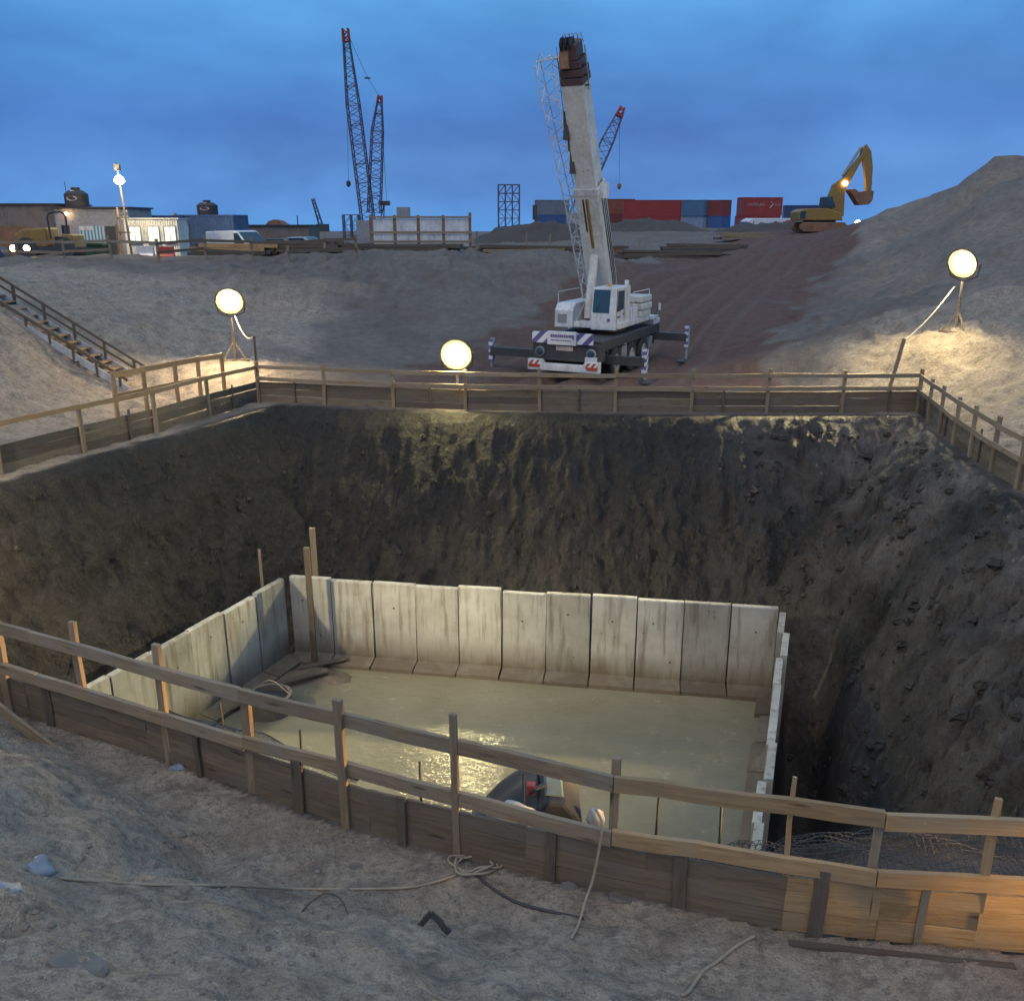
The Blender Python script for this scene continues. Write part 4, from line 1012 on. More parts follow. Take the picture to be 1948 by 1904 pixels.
# outriggers
def outrigger(x0, x1, y, z, jack_low=.15):
    s = 1 if x1 > 0 else -1
    o = MB().box2((min(x0, x1), y-.13, z-.14), (max(x0, x1), y+.13, z+.14)).build('outrigger', M['dark'], CR)
    MB().box2((x1-.075, y-.1, z-.36), (x1+.075, y+.1, z+.42)).build('jack', M['hazard_blue'], o)
    MB().tube((x1, y, z-.36), (x1, y, .06), .06, n=10).build('jack_rod', M['grey'], o)
    MB().lathe([(.30, 0.0), (.30, .05), (.12, .09), (.08, .14)], 18, (x1, y, .01)).build('foot_pad', M['dark'], o)
outrigger(-1.0, -3.15, .95, .78); outrigger(1.0, 2.45, 1.05, .72); outrigger(1.0, 2.45, 6.3, .95); outrigger(-1.0, -2.3, 6.3, .95)
MB().lathe([(.85, 0), (.85, .14), (.7, .2)], 24, (0, 3.6, 1.40)).build('turntable', M['dark'], CR)
cbox('superstructure', (-1.15, 2.1, 1.60), (1.15, 5.6, 1.80), M['white'], bevel=.02)
en = MB().prism([(2.0, 1.60), (2.0, 2.18), (2.25, 2.42), (4.6, 2.42), (4.6, 1.60)], -1.2, -.52, lambda a, y, b: (y, a, b)).build('engine_cover', M['white'], CR, bevel=.02)
MB().box2((-1.08, 1.985, 1.75), (-.75, 1.999, 2.05)).build('grille', M['grey'], en)
for x in (-.52, .02): MB().prism([(2.3, 1.8), (4.9, 1.8), (4.7, 2.5), (4.2, 2.9), (3.9, 2.9)], x-.03, x+.03, lambda a, y, b: (y, a, b)).build('boom_bracket', M['white'], CR)
# driver's cab
cab = MB().prism([(1.85, 1.58), (1.85, 2.12), (2.0, 3.0), (3.45, 3.0), (3.45, 1.58)], .2, 1.08, lambda a, y, b: (y, a, b)).build('cab', M['white'], CR, bevel=.03)
def quad(name, pts, mat, parent, th=.012):
    o = MB().add(pts, [tuple(range(len(pts)))]).build(name, mat, parent); s_ = o.modifiers.new('s', 'SOLIDIFY'); s_.thickness = th; s_.offset = 0; return o
quad('windscreen', [(.27, 1.845, 2.16), (.86, 1.845, 2.16), (.86, 1.975, 2.92), (.27, 1.975, 2.92)], M['glass'], cab)
quad('side_window', [(1.088, 2.05, 2.18), (1.088, 2.72, 2.25), (1.088, 2.72, 2.88), (1.088, 2.12, 2.88)], M['glass'], cab)
MB().box2((.80, 1.83, 1.88), (.90, 1.848, 1.98)).build('badge', M['purple'], cab)
MB().box2((1.086, 2.1, 1.98), (1.096, 2.4, 2.04)).build('lettering', M['purple'], cab)
MB().box2((1.0, 3.0, 2.4), (1.12, 3.12, 3.2)).build('exhaust', M['white'], CR)
for i, (z, d) in enumerate(((1.80, .0), (2.06, .04), (2.32, .02))): cbox('counterweight', (.25-d, 4.35, z), (1.2+d, 5.6, z+.235), M['boomwhite'], bevel=.04)
cbox('tool_box', (.55, 3.5, 1.8), (1.12, 4.25, 2.2), M['white'], bevel=.02)
cbox('tail_platform', (.4, 5.6, 1.62), (1.3, 6.3, 1.74), M['white'])
cbox('rear_cabinet', (.7, 5.9, 1.4), (1.25, 6.7, 1.6), M['white'], bevel=.03)
MB().box2((1.35, 6.05, 1.95), (1.43, 6.12, 2.2)).build('mirror', M['white'], CR); MB().tube((1.2, 6.08, 1.75), (1.39, 6.08, 2.1), .015, n=5).build('mirror_arm', M['dark'], CR)
# boom: own frame, w along it, u to the side, v towards the front
B0, B1 = Vector((-.24, 4.55, 2.30)), Vector((-.22, .72, 10.25))
bw = (B1-B0).normalized(); bu = Vector((1, 0, 0)); bu = (bu-bw*bu.dot(bw)).normalized(); bv = bu.cross(bw); BL = (B1-B0).length
if bv.y > 0: bv = -bv
def bm(u, v, w): return B0+bu*u+bv*v+bw*w
def bsec(name, w0, w1, wd, dp, mat, parent, ch=.12, vo=0.0, flare=1.0):
    prof = [(-wd/2, -dp/2+ch), (-wd/2, dp/2), (wd/2, dp/2), (wd/2, -dp/2+ch), (wd/2-ch, -dp/2), (-wd/2+ch, -dp/2)]
    n = len(prof); vs = [bm(a, b+vo, w0) for a, b in prof]+[bm(a*flare, b*flare+vo, w1) for a, b in prof]
    fs = [tuple(range(n)), tuple(range(2*n-1, n-1, -1))]+[((i+1) % n, i, i+n, (i+1) % n+n) for i in range(n)]
    return MB().add(vs, fs).build(name, mat, parent, bevel=.012)
bo = bsec('boom', -.3, 4.45, .84, .90, M['boomwhite'], CR)
bsec('boom_collar', 4.28, 4.5, .90, .96, M['white'], bo); 
MB().box(bm(.52, .1, 4.3), (.26, .26, .5)).build('collar_lug', M['white'], bo)
bsec('inner_section', 4.5, 7.95, .72, .80, M['boomwhite'], bo)
for i in range(3): bsec('section_collar', 7.80+i*.24, 7.80+i*.24+.21, .76-.04*i+.03*(i % 2), .84-.04*i, M['brownhead'], bo, ch=.1)
hd = bsec('boom_head', 8.5, 8.95, .52, .70, M['brownhead'], bo, ch=.1)
for x in (-.2, -.05, .1): MB().lathe([(.21, -.035), (.15, -.015), (.15, .015), (.21, .035)], 18, bm(x, .22, 8.95), Matrix.Rotation(math.pi/2, 3, 'Y')).build('sheave', M['dark'], hd)
MB().path([bm(.44, .2, 7.6), bm(.50, .2, 7.9), bm(.50, .2, 8.9)], .025, 5).build('guard_bar', M['grey'], hd)
for w in (7.7, 8.0, 8.3, 8.6): MB().bar(bm(.3, .15, w), bm(.5, .2, w+.05), .05, .05).build('guard_bracket', M['dark'], hd)
for i in range(5):
    u = -.28+.13*i; MB().path([bm(u, .1, 8.9), bm(u+.06*(-1)**i, .15, 9.12+.05*(i % 3)), bm(u+.14, .1, 9.22), bm(u+.2, .1, 8.95)], .014, 5).build('head_rail', M['grey'], hd)
MB().box(bm(-.14, .36, 8.55), (.30, .2, .5)).build('winch_box', M['rust'], hd)
MB().tube(bm(.0, .46, 4.15), bm(.0, .46, 2.4), .055, n=12).build('sliding_rod', M['brass'], bo)
MB().tube(bm(-.14, .46, 4.15), bm(-.14, .46, 3.0), .03, n=8).build('sliding_rod', M['dark'], bo)
MB().tube((-.24, 2.75, 1.85), bm(0, .45, 2.1), .15, n=14).build('lift_cylinder', M['boomwhite'], CR)
for w, u in ((5.1, .0), (5.12, .16), (6.2, .0)): MB().lathe([(.04, 0), (.04, .02)], 10, bm(u, .375, w), Matrix.Rotation(math.pi/2, 3, 'X')).build('pin', M['dark'], bo)
for i, v_ in enumerate((-.2, -.05, .12)): MB().path([bm(.42+.015*i, v_, .2), bm(.44, v_, 2.0), bm(.43, v_+.03, 3.9), bm(.36, v_, 4.6)], .018, 5).build('hydraulic_hose', M['black'], bo)
for w in (.9, 1.8, 2.7, 3.6): MB().box(bm(0, .435, w), (.5, .012, .02)).build('weld_seam', M['grey'], bo)
for y in (2.6, 3.2, 3.8, 4.4): MB().box2((-1.205, y, 1.66), (-1.2, y+.015, 2.36)).build('panel_seam', M['dark'], en)
MB().path([(-1.15, 2.2, 2.42), (-1.15, 2.2, 2.8), (-1.15, 4.5, 2.8), (-1.15, 4.5, 2.42)], .018, 5).build('handrail', M['white'], CR)
MB().path([(1.14, 3.6, 1.8), (1.14, 3.6, 2.75), (1.14, 5.5, 2.75), (1.14, 5.5, 2.3)], .018, 5).build('handrail', M['white'], CR)
MB().box2((1.083, 2.0, 1.62), (1.089, 2.02, 2.95)).build('door_seam', M['dark'], cab); MB().box2((1.083, 2.78, 1.62), (1.089, 2.8, 2.95)).build('door_seam', M['dark'], cab); MB().box2((1.085, 2.66, 2.05), (1.11, 2.74, 2.09)).build('door_handle', M['dark'], cab)
MB().tube((.35, 1.83, 2.18), (.62, 1.92, 2.6), .01, n=4).build('wiper', M['dark'], cab); MB().lathe([(.07, 0), (.08, .05), (.05, .12), (.0, .14)], 12, (.6, 2.6, 3.0)).build('beacon', M['orange'], cab)
for z in (.45, .75, 1.05): MB().box2((1.1, 2.5, z), (1.24, 2.75, z+.04)).build('step', M['grey'], CR)
for y0, y1 in ((2.35, 2.9), (5.5, 5.95)): MB().box2((1.0, y0, .6), (1.2, y1, 1.0)).build('side_locker', M['grey'], CR)
# folded lattice jib along the boom
MB().lattice(bm(-.62, -.05, .25), bm(-.66, .0, 3.95), .32, .44, 9, .028, .016, bu, .5, .6).build('folded_jib', M['white'], bo)
MB().lattice(bm(-.66, .05, 3.95), bm(-.80, .3, 8.55), .44, .60, 12, .022, .012, bu, .55, .5).build('folded_jib', M['white'], bo)
MB().bar(bm(-.95, 0, 3.95), bm(-.2, 0, 4.2), .05, .06).build('jib_crossbar', M['white'], bo)
MB().bar(bm(-1.1, .3, 8.55), bm(-.3, .3, 8.65), .05, .05).build('jib_crossbar', M['white'], bo)
MB().path([bm(-1.1, .3, 8.5), bm(-.95, .3, 8.85), bm(-.8, .3, 8.6), bm(-.55, .3, 8.75), bm(-.4, .3, 8.5)], .02, 5).build('jib_head', M['white'], bo)
hk = MB().box(bm(-.40, .30, 6.55), (.16, .24, .85)).build('hook_block', M['dark'], bo); MB().tube(bm(-.41, .32, 6.1), bm(-.43, .34, 5.75), .035, n=6).build('hook', M['rust'], hk)
for u in (-.46, -.36): MB().tube(bm(u, .3, 6.9), bm(u+.06, .25, 8.9), .010, n=4).build('hoist_rope', M['dark'], bo)
hk = MB().box(bm(-.36, .30, 5.35), (.16, .24, .7)).build('hook_block', M['dark'], bo)

# ------------------------------------------------------------------ shipping containers and cabins
def contmat(name, c, amt=.45): return paint(name, c, .65, (.09, .06, .05), amt)
CM = {k: contmat('container_'+k, c) for k, c in dict(red=(.30, .035, .03), dred=(.21, .04, .04), brown=(.24, .075, .04), blue=(.045, .11, .27), dblue=(.035, .06, .16), green=(.05, .075, .065), grey=(.17, .19, .24), pale=(.22, .29, .38), midblue=(.07, .16, .27), maroon=(.16, .045, .045)).items()}
def container(label, loc, rz, L=6.06, H=2.59, Wd=2.44, mat=None, doors=True, text=False, name='shipping_container', group='shipping containers in the yard', ribs=None):
    f = thing(name, label, 'container', loc, rz, group)
    def corr(name, ax):
        n = int((L if ax == 'x' else Wd)/.28); vs = []; fs = []
        ext = (L-.24) if ax == 'x' else (Wd-.24)
        prof = []
        for i in range(n):
            s = -ext/2+ext*i/n; st = ext/n
            prof += [(s, 0), (s+st*.3, 0), (s+st*.5, .036), (s+st*.8, .036)]
        prof.append((ext/2, 0))
        return prof
    for sgn in (-1, 1):
        prof = corr('s', 'x'); vs = []; fs = []
        for a, d in prof:
            for z in (.16, H-.12): vs.append((a, sgn*(Wd/2-.02-d), z))
        for i in range(len(prof)-1): fs.append((2*i, 2*i+2, 2*i+3, 2*i+1))
        MB().add(vs, fs).build('side_panel', mat, f)
    prof = corr('e', 'y'); vs = []; fs = []
    for a, d in prof:
        for z in (.16, H-.12): vs.append((L/2-.02-d, a, z))
    for i in range(len(prof)-1): fs.append((2*i, 2*i+2, 2*i+3, 2*i+1))
    MB().add(vs, fs).build('end_panel', mat, f)
    fr = MB()
    for sx in (-1, 1):
        for sy in (-1, 1): fr.box((sx*(L/2-.06), sy*(Wd/2-.06), H/2), (.12, .12, H))
        for z in (.08, H-.06): fr.box((sx*(L/2-.055), 0, z), (.11, Wd-.24, .12 if z > 1 else .16))
    for sy in (-1, 1):
        for z in (.08, H-.06): fr.box((0, sy*(Wd/2-.055), z), (L-.24, .11, .12 if z > 1 else .16))
    fr.build('frame', mat, f)
    MB().box2((-L/2+.1, -Wd/2+.1, H-.06), (L/2-.1, Wd/2-.1, H-.03)).build('roof', mat, f)
    if doors:
        for sy in (-1, 1):
            d = MB().box((-L/2+.07, sy*(Wd/4-.05), H/2), (.05, Wd/2-.14, H-.3)).build('door', mat, f)
            for k in (-.22, .22): MB().tube((-L/2+.02, sy*(Wd/4-.05)+k, .2), (-L/2+.02, sy*(Wd/4-.05)+k, H-.2), .022, n=5).build('lock_rod', M['grey'], d)
    if text:
        # lettering on the long side that faces the pit (local -y)
        Mx = Matrix.Translation((-.95, -Wd/2-.006, 1.55)) @ Matrix.Rotation(math.pi/2, 4, 'X')
        text_part('lettering', 'HAMBURG', .56, Mx, M['cont_text'], f)
        text_part('lettering', 'SUD', .52, Matrix.Translation((2.28, -Wd/2-.006, 1.55)) @ Matrix.Rotation(math.pi/2, 4, 'X'), M['cont_text'], f)
        MB().path([(1.15, -Wd/2-.01, 2.02), (1.62, -Wd/2-.01, 1.62), (1.1, -Wd/2-.01, 1.1)], [.05, .075, .06], 4).build('chevron', M['label'], f)
    return f
yr = 4.1
# the stack behind the crane, far back
def cat(px, py_top, Y, H=2.59):
    p = at(px, py_top, Y); return Vector((p.x, p.y, p.z-H))
p = cat(1026, 391, 178); container('dark green container at the end of the stack beside the mobile crane', p, R(90), mat=CM['green'])
p = cat(1050, 381, 176); container('slate grey container on top of the blue one beside the mobile crane', p, R(14), L=6.06, mat=CM['grey'])
p.z -= 2.6; p2 = p.copy(); container('blue container under the slate grey one beside the mobile crane', p2, R(14), mat=CM['blue'])
p = cat(1030, 391, 178); p.z -= 2.6; container('maroon container under the dark green one, mostly behind an earth bank', p, R(90), mat=CM['maroon'])
p = cat(1160, 379, 172); container('rusty orange-brown container just behind the raised boom', p, R(4), L=9.0, mat=CM['brown'])
p3 = p.copy(); p3.z -= 2.6; container('dull brown container below the rusty orange-brown one', p3, R(4), L=9.0, mat=CM['maroon'])
p = cat(1252, 381, 165); container('long red container on top, next to the rusty orange-brown one', p, R(-6), L=12.19, mat=CM['red'], ribs=1)
p3 = p.copy(); p3.z -= 2.6; container('long red container underneath another long red one', p3, R(-6), L=12.19, mat=CM['red'])
p = cat(1327, 380, 162); container('pale blue container end on the top row between red boxes', p+Vector((0, -.2, -.1)), R(-50), L=5.0, mat=CM['midblue'])
p3 = p.copy(); p3.z -= 2.7; container('faded light blue container on the bottom row under the pale blue one', p3, R(-50), L=5.0, mat=CM['pale'])
p = cat(1361, 380, 160); container('dark red-brown container on the top row at the stack end', p+Vector((0, 0, -.1)), R(-48), L=5.0, mat=CM['dred'])
p3 = p.copy(); p3.z -= 2.7; container('strong blue container on the bottom row at the stack end', p3, R(-48), L=5.0, mat=CM['blue'])
p = cat(1446, 376, 138); container('red container with faded white lettering on top of its pair', p, R(7), mat=CM['red'], text=True, ribs=1)
p3 = p.copy(); p3.z -= 2.6; p3.x -= .15; container('red container with faded lettering underneath its twin, behind the bus', p3, R(7), mat=CM['red'], text=True)
p = cat(1534, 391, 112, 2.9); container('dark blue container behind the excavator', p, R(-12), L=5.2, H=2.9, mat=CM['dblue'])
p = cat(1752, 398, 140, 2.9); container('red container peeping out behind the gravel mound', p, R(3), H=2.9, mat=CM['brown'])
# ---- site buildings
yl = 2.62
bb = thing('block_building', 'low brown blockwork building at the picture edge', 'building', (-33.0, 61.0, yl))
MB().box2((-6, 0, 0), (3.15, 5, 3.42)).build('wall', M['block'], bb)
MB().box2((-6.15, -.15, 3.42), (3.3, 5.1, 3.52)).build('roof', M['dark'], bb)
MB().box2((-1.2, -.04, 0), (1.6, .01, 2.1)).build('garage_door', M['rust'], bb)
MB().box2((1.5, -.05, .9), (2.3, .01, 1.8)).build('window', M['dark'], bb)
MB().tube((-2.5, 2, 3.5), (-2.5, 2, 4.2), .05, n=6).build('vent_pipe', M['dark'], bb); MB().lathe([(.12, 0), (.22, .2), (.05, .3)], 10, (-2.5, 2, 4.1)).build('vent_cowl', M['dark'], bb)
sh = thing('boarded_shed', 'pale boarded site shed carrying a water tank', 'shed', (-29.6, 60.6, yl))
for i in range(16):
    z = .2*i; MB().box2((-.15, -.04+.012*(i % 2), z), (4.65, .03, z+.188)).build('board', M['slat'], sh)
MB().box2((-.1, .035, 0), (4.6, 4, 3.2)).build('wall', M['slat'], sh)
MB().box2((-.3, -.25, 3.2), (4.75, 4.1, 3.3)).build('roof', M['dark'], sh)
MB().box2((3.05, -.09, .2), (3.75, -.045, 2.1)).build('doorway', M['dark'], sh); MB().box2((3.72, -.12, .2), (3.82, -.05, 2.2)).build('door_frame', M['rust'], sh)
MB().box2((1.35, -.09, .9), (2.95, -.05, 2.1)).build('striped_curtain', M['teal'], sh); MB().box2((1.4, -.11, 1.85), (2.2, -.092, 2.1)).build('notice', M['white'], sh)
for i in range(10): MB().box2((4.36, -.12, .25+.3*i), (4.66, -.05, .37+.3*i)).build('corner_block', M['white'], sh)
MB().tube((.75, -.1, 2.95), (.75, -.25, 2.92), .03, n=6).build('lamp_bracket', M['dark'], sh); MB().lathe([(.0, -.1), (.1, -.04), (.1, .05), (.0, .11)], 12, (.75, -.28, 2.86)).build('bulb', M['lens_warm'], sh, smooth=True)
def tank(label, loc, r, h):
    t = thing('water_tank', label, 'water tank', loc)
    MB().lathe([(r*.96, 0), (r, .05), (r, h*.30), (r*.97, h*.33), (r, h*.36), (r, h*.66), (r*.62, h*.84), (r*.36, h*.86)], 24).build('tank_body', M['tank'], t)
    MB().lathe([(r*.36, h*.86), (r*.38, h*.98), (r*.30, h), (.01, h)], 16).build('lid', M['tank'], t)
    mb = MB(); vs = []
    for k in range(16):
        a = 2*math.pi*k/16; u = .46*r*math.cos(a)*1.05; v = h*.43+.12*h*math.sin(a); ang = -math.pi/2+u/r; vs.append(((r+.012)*math.cos(ang), (r+.012)*math.sin(ang), v))
    MB().add(vs, [tuple(range(16))]).build('maker_label', M['label'], t)
    MB().box((0, -r*.66, h*.80), (r*.35, .03, .1)).build('sticker', M['white'], t)
    return t
tank('dark water tank standing on the roof of the boarded shed', (-28.6, 61.5, yl+3.3), .74, 1.22)
an = MB().tube((-29.15, 61.4, yl+3.3), (-29.2, 61.4, yl+4.9), .02, n=5).build('antenna', M['dark']); tag(an, 'thin whip antenna beside the tank on the boarded shed', 'antenna')
# lamp pole with bracing
lp = thing('lamp_pole', 'timber lamp pole with a bright lamp between shed and cabin', 'lamp post', (-23.2, 56.2, yl))
MB().tube((0, 0, -.2), (-.28, 0, 5.7), .075, .05, 8).build('pole', M['wood_dark'], lp); MB().tube((-.62, .1, -.2), (-.62, .1, 3.2), .06, n=6).build('prop', M['wood'], lp)
for z in (1.75, 2.6): MB().bar((-.7, .05, z), (.05, .05, z), .06, .08).build('crosspiece', M['wood_dark'], lp)
MB().tube((-.28, 0, 5.3), (-.1, -.35, 5.25), .03, n=6).build('arm', M['dark'], lp)
MB().box((-.24, -.05, 5.45), (.3, .25, .35)).build('control_box', M['dark'], lp)
MB().lathe([(.04, .28), (.24, .12), (.30, -.08), (.15, -.22), (.0, -.26)], 16, (-.06, -.42, 4.72)).build('lamp_globe', M['lens'], lp, smooth=True)
MB().tube((-.07, -.40, 4.98), (-.1, -.35, 5.25), .03, n=6).build('lamp_stem', M['dark'], lp)
L = bpy.data.lights.new('lamp', 'POINT'); L.energy = 850; L.color = (1, .80, .5); L.shadow_soft_size = .3
lo = bpy.data.objects.new('lamp', L); COL.objects.link(lo); lo.parent = lp; lo.location = (-.06, -.95, 4.7)
# office cabin with lit windows
oc_ = thing('site_cabin', 'cream site cabin with three lit windows', 'cabin', (-22.55, 58.0, yl), R(6))
n = 22; vs = []; fs = []; Lc = 3.25
for i in range(n):
    s = -Lc/2+Lc*i/n; st_ = Lc/n
    for a, d in ((s, 0), (s+st_*.35, 0), (s+st_*.5, .03), (s+st_*.85, .03)):
        for z in (.1, 2.5): vs.append((a, -d-.0, z))
for i in range(len(vs)//2-1): fs.append((2*i, 2*i+2, 2*i+3, 2*i+1))
MB().add(vs, fs).build('front_panel', M['cabin'], oc_)
MB().box2((-Lc/2, .02, .05), (Lc/2, 2.5, 2.52)).build('wall', M['cabin'], oc_); MB().box2((-Lc/2-.08, -.08, 2.52), (Lc/2+.08, 2.6, 2.6)).build('roof', M['white'], oc_); MB().box2((-Lc/2-.02, -.05, -.15), (Lc/2+.02, 2.5, .08)).build('base_beam', M['dark'], oc_)
for x in (-1.0, .12, 1.12):
    w = MB().box2((x-.36, -.09, 1.12), (x+.36, -.035, 2.12)).build('window', M['grey'], oc_)
    for sgn in (-1, 1): MB().box2((x+sgn*.165-.145, -.1, 1.18), (x+sgn*.165+.145, -.088, 2.06)).build('pane', M['win_lit'], w)
    MB().box2((x-.4, -.13, 1.06), (x+.4, -.035, 1.12)).build('sill', M['grey'], w)
# blue container workshop
bc = container('blue steel container workshop with a timber post at its corner', (-21.4, 66.6, yl), R(-9), L=4.2, H=2.85, mat=M['bluecont'], name='storage_container', group=None)
MB().box2((-1.5, -1.26, 1.6), (-1.3, -1.225, 2.1)).build('vent', M['white'], bc); MB().box2((-2.22, -1.5, 0), (-2.04, -1.32, 2.95)).build('corner_post', M['orange'], bc)
bc2 = container('dark blue container with a paper notice beside the cream cabin', (-24.35, 66.4, yl), R(8), L=2.2, H=2.80, mat=CM['dblue'], doors=False, name='storage_container', group=None)
MB().box2((.3, -1.25, 1.75), (.75, -1.225, 2.2)).build('notice', M['label'], bc2)
tank('dark water tank standing on the blue container workshop', (-21.8, 66.8, yl+2.85), .72, 1.0)
ds = thing('low_shed', 'long low dark shed behind the parked cars', 'shed', (-21.5, 86.0, yl))
MB().box2((-5.0, 0, 0), (2.6, 5, 2.05)).build('wall', M['block'], ds); MB().box2((-5.2, -.2, 2.05), (2.7, 5.1, 2.15)).build('roof', M['dark'], ds)
MB().prism([(-1.6, 2.15), (.2, 2.15), (-.3, 2.5), (-.8, 2.62), (-1.3, 2.45)], 1, 3).build('roof_heap', M['rust'], ds)
MB().tube((1.2, 2, 2.1), (1.2, 2, 3.0), .05, n=6).build('vent_pipe', M['dark'], ds)

# ------------------------------------------------------------------ vehicles
def vehicle(name, label, cat, loc, rz, prof, width, body, glassq, wheels, wr, lights=None, extra=None, group=None):
    """profile in (x along, z); the front is at +x"""
    f = thing(name, label, cat, loc, rz, group)
    MB().prism(prof, -width/2, width/2).build('body', body, f, bevel=.06)
    for gname, pts in glassq:
        quad(gname, pts, M['glass'], f)
    for x in wheels:
        for s in (-1, 1):
            y = s*(width/2-.09)
            t = MB().lathe([(wr*.5, -.1), (wr*.95, -.1), (wr, -.06), (wr, .06), (wr*.95, .1), (wr*.5, .1)], 20, (x, y, wr), Matrix.Rotation(math.pi/2, 3, 'X')).build('wheel', M['black'], f)
            MB().lathe([(wr*.55, 0), (wr*.2, .02*-s), (.001, .03*-s)], 14, (x, y+s*.1, wr), Matrix.Rotation(math.pi/2, 3, 'X')).build('rim', M['grey'], t)
    return f
def side_quads(pts, w):   # same window on both sides
    return [('side_window', [(a, s*(w/2+.008), b) for a, b in pts]) for s in (-1, 1)]
vp = [(-1.9, .3), (-1.95, 1.2), (-1.85, 2.02), (.7, 2.1), (1.05, 2.05), (1.75, 1.3), (2.3, 1.1), (2.4, .55), (2.35, .3)]
v = vehicle('van', 'white panel van parked beside the blue container workshop', 'van', (-18.9, 63.4, gz(-18.9, 63.4)), R(-28), vp, 1.95, M['vanwhite'],
            side_quads([(.75, 1.25), (1.65, 1.28), (1.1, 1.92), (.75, 1.92)], 1.95)+[('windscreen', [(1.12, -.85, 2.0), (1.12, .85, 2.0), (1.79, .9, 1.32), (1.79, -.9, 1.32)])], (-1.2, 1.5), .32)
MB().box2((1.35, -1.15, 1.2), (1.5, -.985, 1.42)).build('mirror', M['dark'], v)
cp = [(-2.1, .3), (-2.2, .75), (-1.75, .98), (-1.1, 1.42), (.35, 1.44), (1.1, .98), (2.0, .82), (2.15, .5), (2.1, .3)]
cw = lambda w: side_quads([(-1.35, .98), (.8, .98), (.28, 1.36), (-1.02, 1.36)], w)+[('windscreen', [(.42, -.65, 1.42), (.42, .65, 1.42), (1.08, .72, 1.0), (1.08, -.72, 1.0)])]
vehicle('car', 'silver car parked past the white van', 'car', (-16.3, 73.0, gz(-16.3, 73)), R(-20), cp, 1.7, M['carsilver'], cw(1.7), (-1.3, 1.3), .3)
vehicle('car', 'dark green car parked behind the silver one', 'car', (-18.5, 75.0, gz(-18.5, 75)), R(-14), cp, 1.7, M['cardark'], cw(1.7), (-1.3, 1.3), .3)
vehicle('car', 'dark blue car at the picture edge in front of the block building', 'car', (-30.6, 51.4, gz(-30.6, 51.4)), R(18), cp, 1.75, M['carblue'], cw(1.75), (-1.3, 1.3), .31)
for i, (x, mt, lab) in enumerate(((-21.9, M['white'], 'low white plastic road barrier in front of the cream cabin'), (-20.7, M['red'], 'low red plastic road barrier below the cream cabin windows'))):
    rb = thing('road_barrier', lab, 'barrier', (x, 55.0, gz(x, 55.0)), R(4*i))
    MB().prism([(-.25, 0), (-.22, .2), (-.1, .35), (-.08, .75), (.08, .75), (.1, .35), (.22, .2), (.25, 0)], -.5, .5, lambda a, y, b: (y, a, b)).build('shell', mt, rb)
    MB().box2((-.3, -.26, .02), (.3, -.2, .12)).build('fork_slot', M['dark'], rb)
# bus on the right yard
bpf = [(-3.9, .4), (-3.95, 2.75), (-3.5, 2.95), (3.2, 2.95), (3.75, 2.7), (3.95, 1.3), (3.95, .4)]
bs = vehicle('bus', 'white bus with dark windows parked by the excavator', 'bus', (29.6, 104.0, gz(29.6, 104)), R(187), bpf, 2.3, M['vanwhite'], [('windscreen', [(3.78, -1.0, 2.55), (3.78, 1.0, 2.55), (3.97, 1.05, 1.4), (3.97, -1.05, 1.4)])]+sum([side_quads([(x, 1.45), (x+1.05, 1.45), (x+1.05, 2.3), (x, 2.3)], 2.3) for x in (-3.5, -2.35, -1.2, -.05, 1.1, 2.25)], []), (-2.4, 2.5), .42)
rc_ = vehicle('car', 'small red car with a glowing tail lamp below the excavator', 'car', (29.4, 98.0, gz(29.4, 98)-.15), R(168), cp, 1.7, M['red'], cw(1.7), (-1.3, 1.3), .3)
M['lens_red'] = emis('tail_lens', (1, .10, .05), 3.0)
MB().box2((-2.24, .45, .62), (-2.14, .75, .78)).build('tail_lamp', M['lens_red'], rc_)
# yellow roller with roll bar
rl = thing('yellow_roller', 'yellow site roller with roll bar and lit headlamps', 'roller', (-25.4, 51.0, gz(-25.4, 51.0)), R(0))
MB().prism([(-1.7, .55), (-1.7, 1.2), (-1.2, 1.5), (.1, 1.58), (.1, .55)], -.7, .7).build('bonnet', M['yellow'], rl, bevel=.08)
MB().prism([(.9, .5), (.9, 1.25), (1.5, 1.2), (1.55, .5)], -.7, .7).build('rear_body', M['yellow'], rl, bevel=.06)
MB().box2((-1.75, -.72, .35), (1.5, .72, .6)).build('frame', M['dark'], rl)
MB().box2((.35, -.35, .6), (.85, .35, 1.1)).build('seat', M['black'], rl); MB().box2((.78, -.32, 1.05), (.92, .32, 1.7)).build('backrest', M['black'], rl)
MB().path([(.25, -.55, 1.0), (.2, -.55, 2.1), (.28, -.5, 2.3), (.5, -.45, 2.38), (.95, -.45, 2.38), (1.15, -.5, 2.25), (1.2, -.55, 2.0), (1.15, -.55, 1.0)], .055, 8).build('roll_bar', M['dark'], rl)
for x, s in ((-1.05, .5), (1.0, .5)):
    MB().lathe([(.25, -.75), (.55, -.75), (.55, .75), (.25, .75)], 24, (x, 0, .52), Matrix.Rotation(math.pi/2, 3, 'X')).build('drum', M['dark'], rl)
for x in (-1.75, -1.02): 
    h = MB().lathe([(.14, -.1), (.2, 0), (.2, .04)], 16, (x, -.80, .50), Matrix.Rotation(math.pi/2, 3, 'X')).build('headlamp', M['dark'], rl); MB().lathe([(.19, .0), (.13, .05), (.001, .08)], 16, (x, -.83, .50), Matrix.Rotation(math.pi/2, 3, 'X')).build('lens', M['lens_warm'], h, smooth=True)
gs = thing('skip', 'dark green steel skip in front of the boarded shed', 'skip', (-25.6, 55.4, yl-.1))
MB().prism([(-1.0, 0), (-1.25, 1.15), (1.25, 1.15), (1.0, 0)], -.6, .6).build('bin', M['green'], gs, bevel=.02)
for x in (-.7, 0, .7): MB().box2((x-.04, -.66, .05), (x+.04, -.6, 1.1)).build('rib', M['green'], gs)
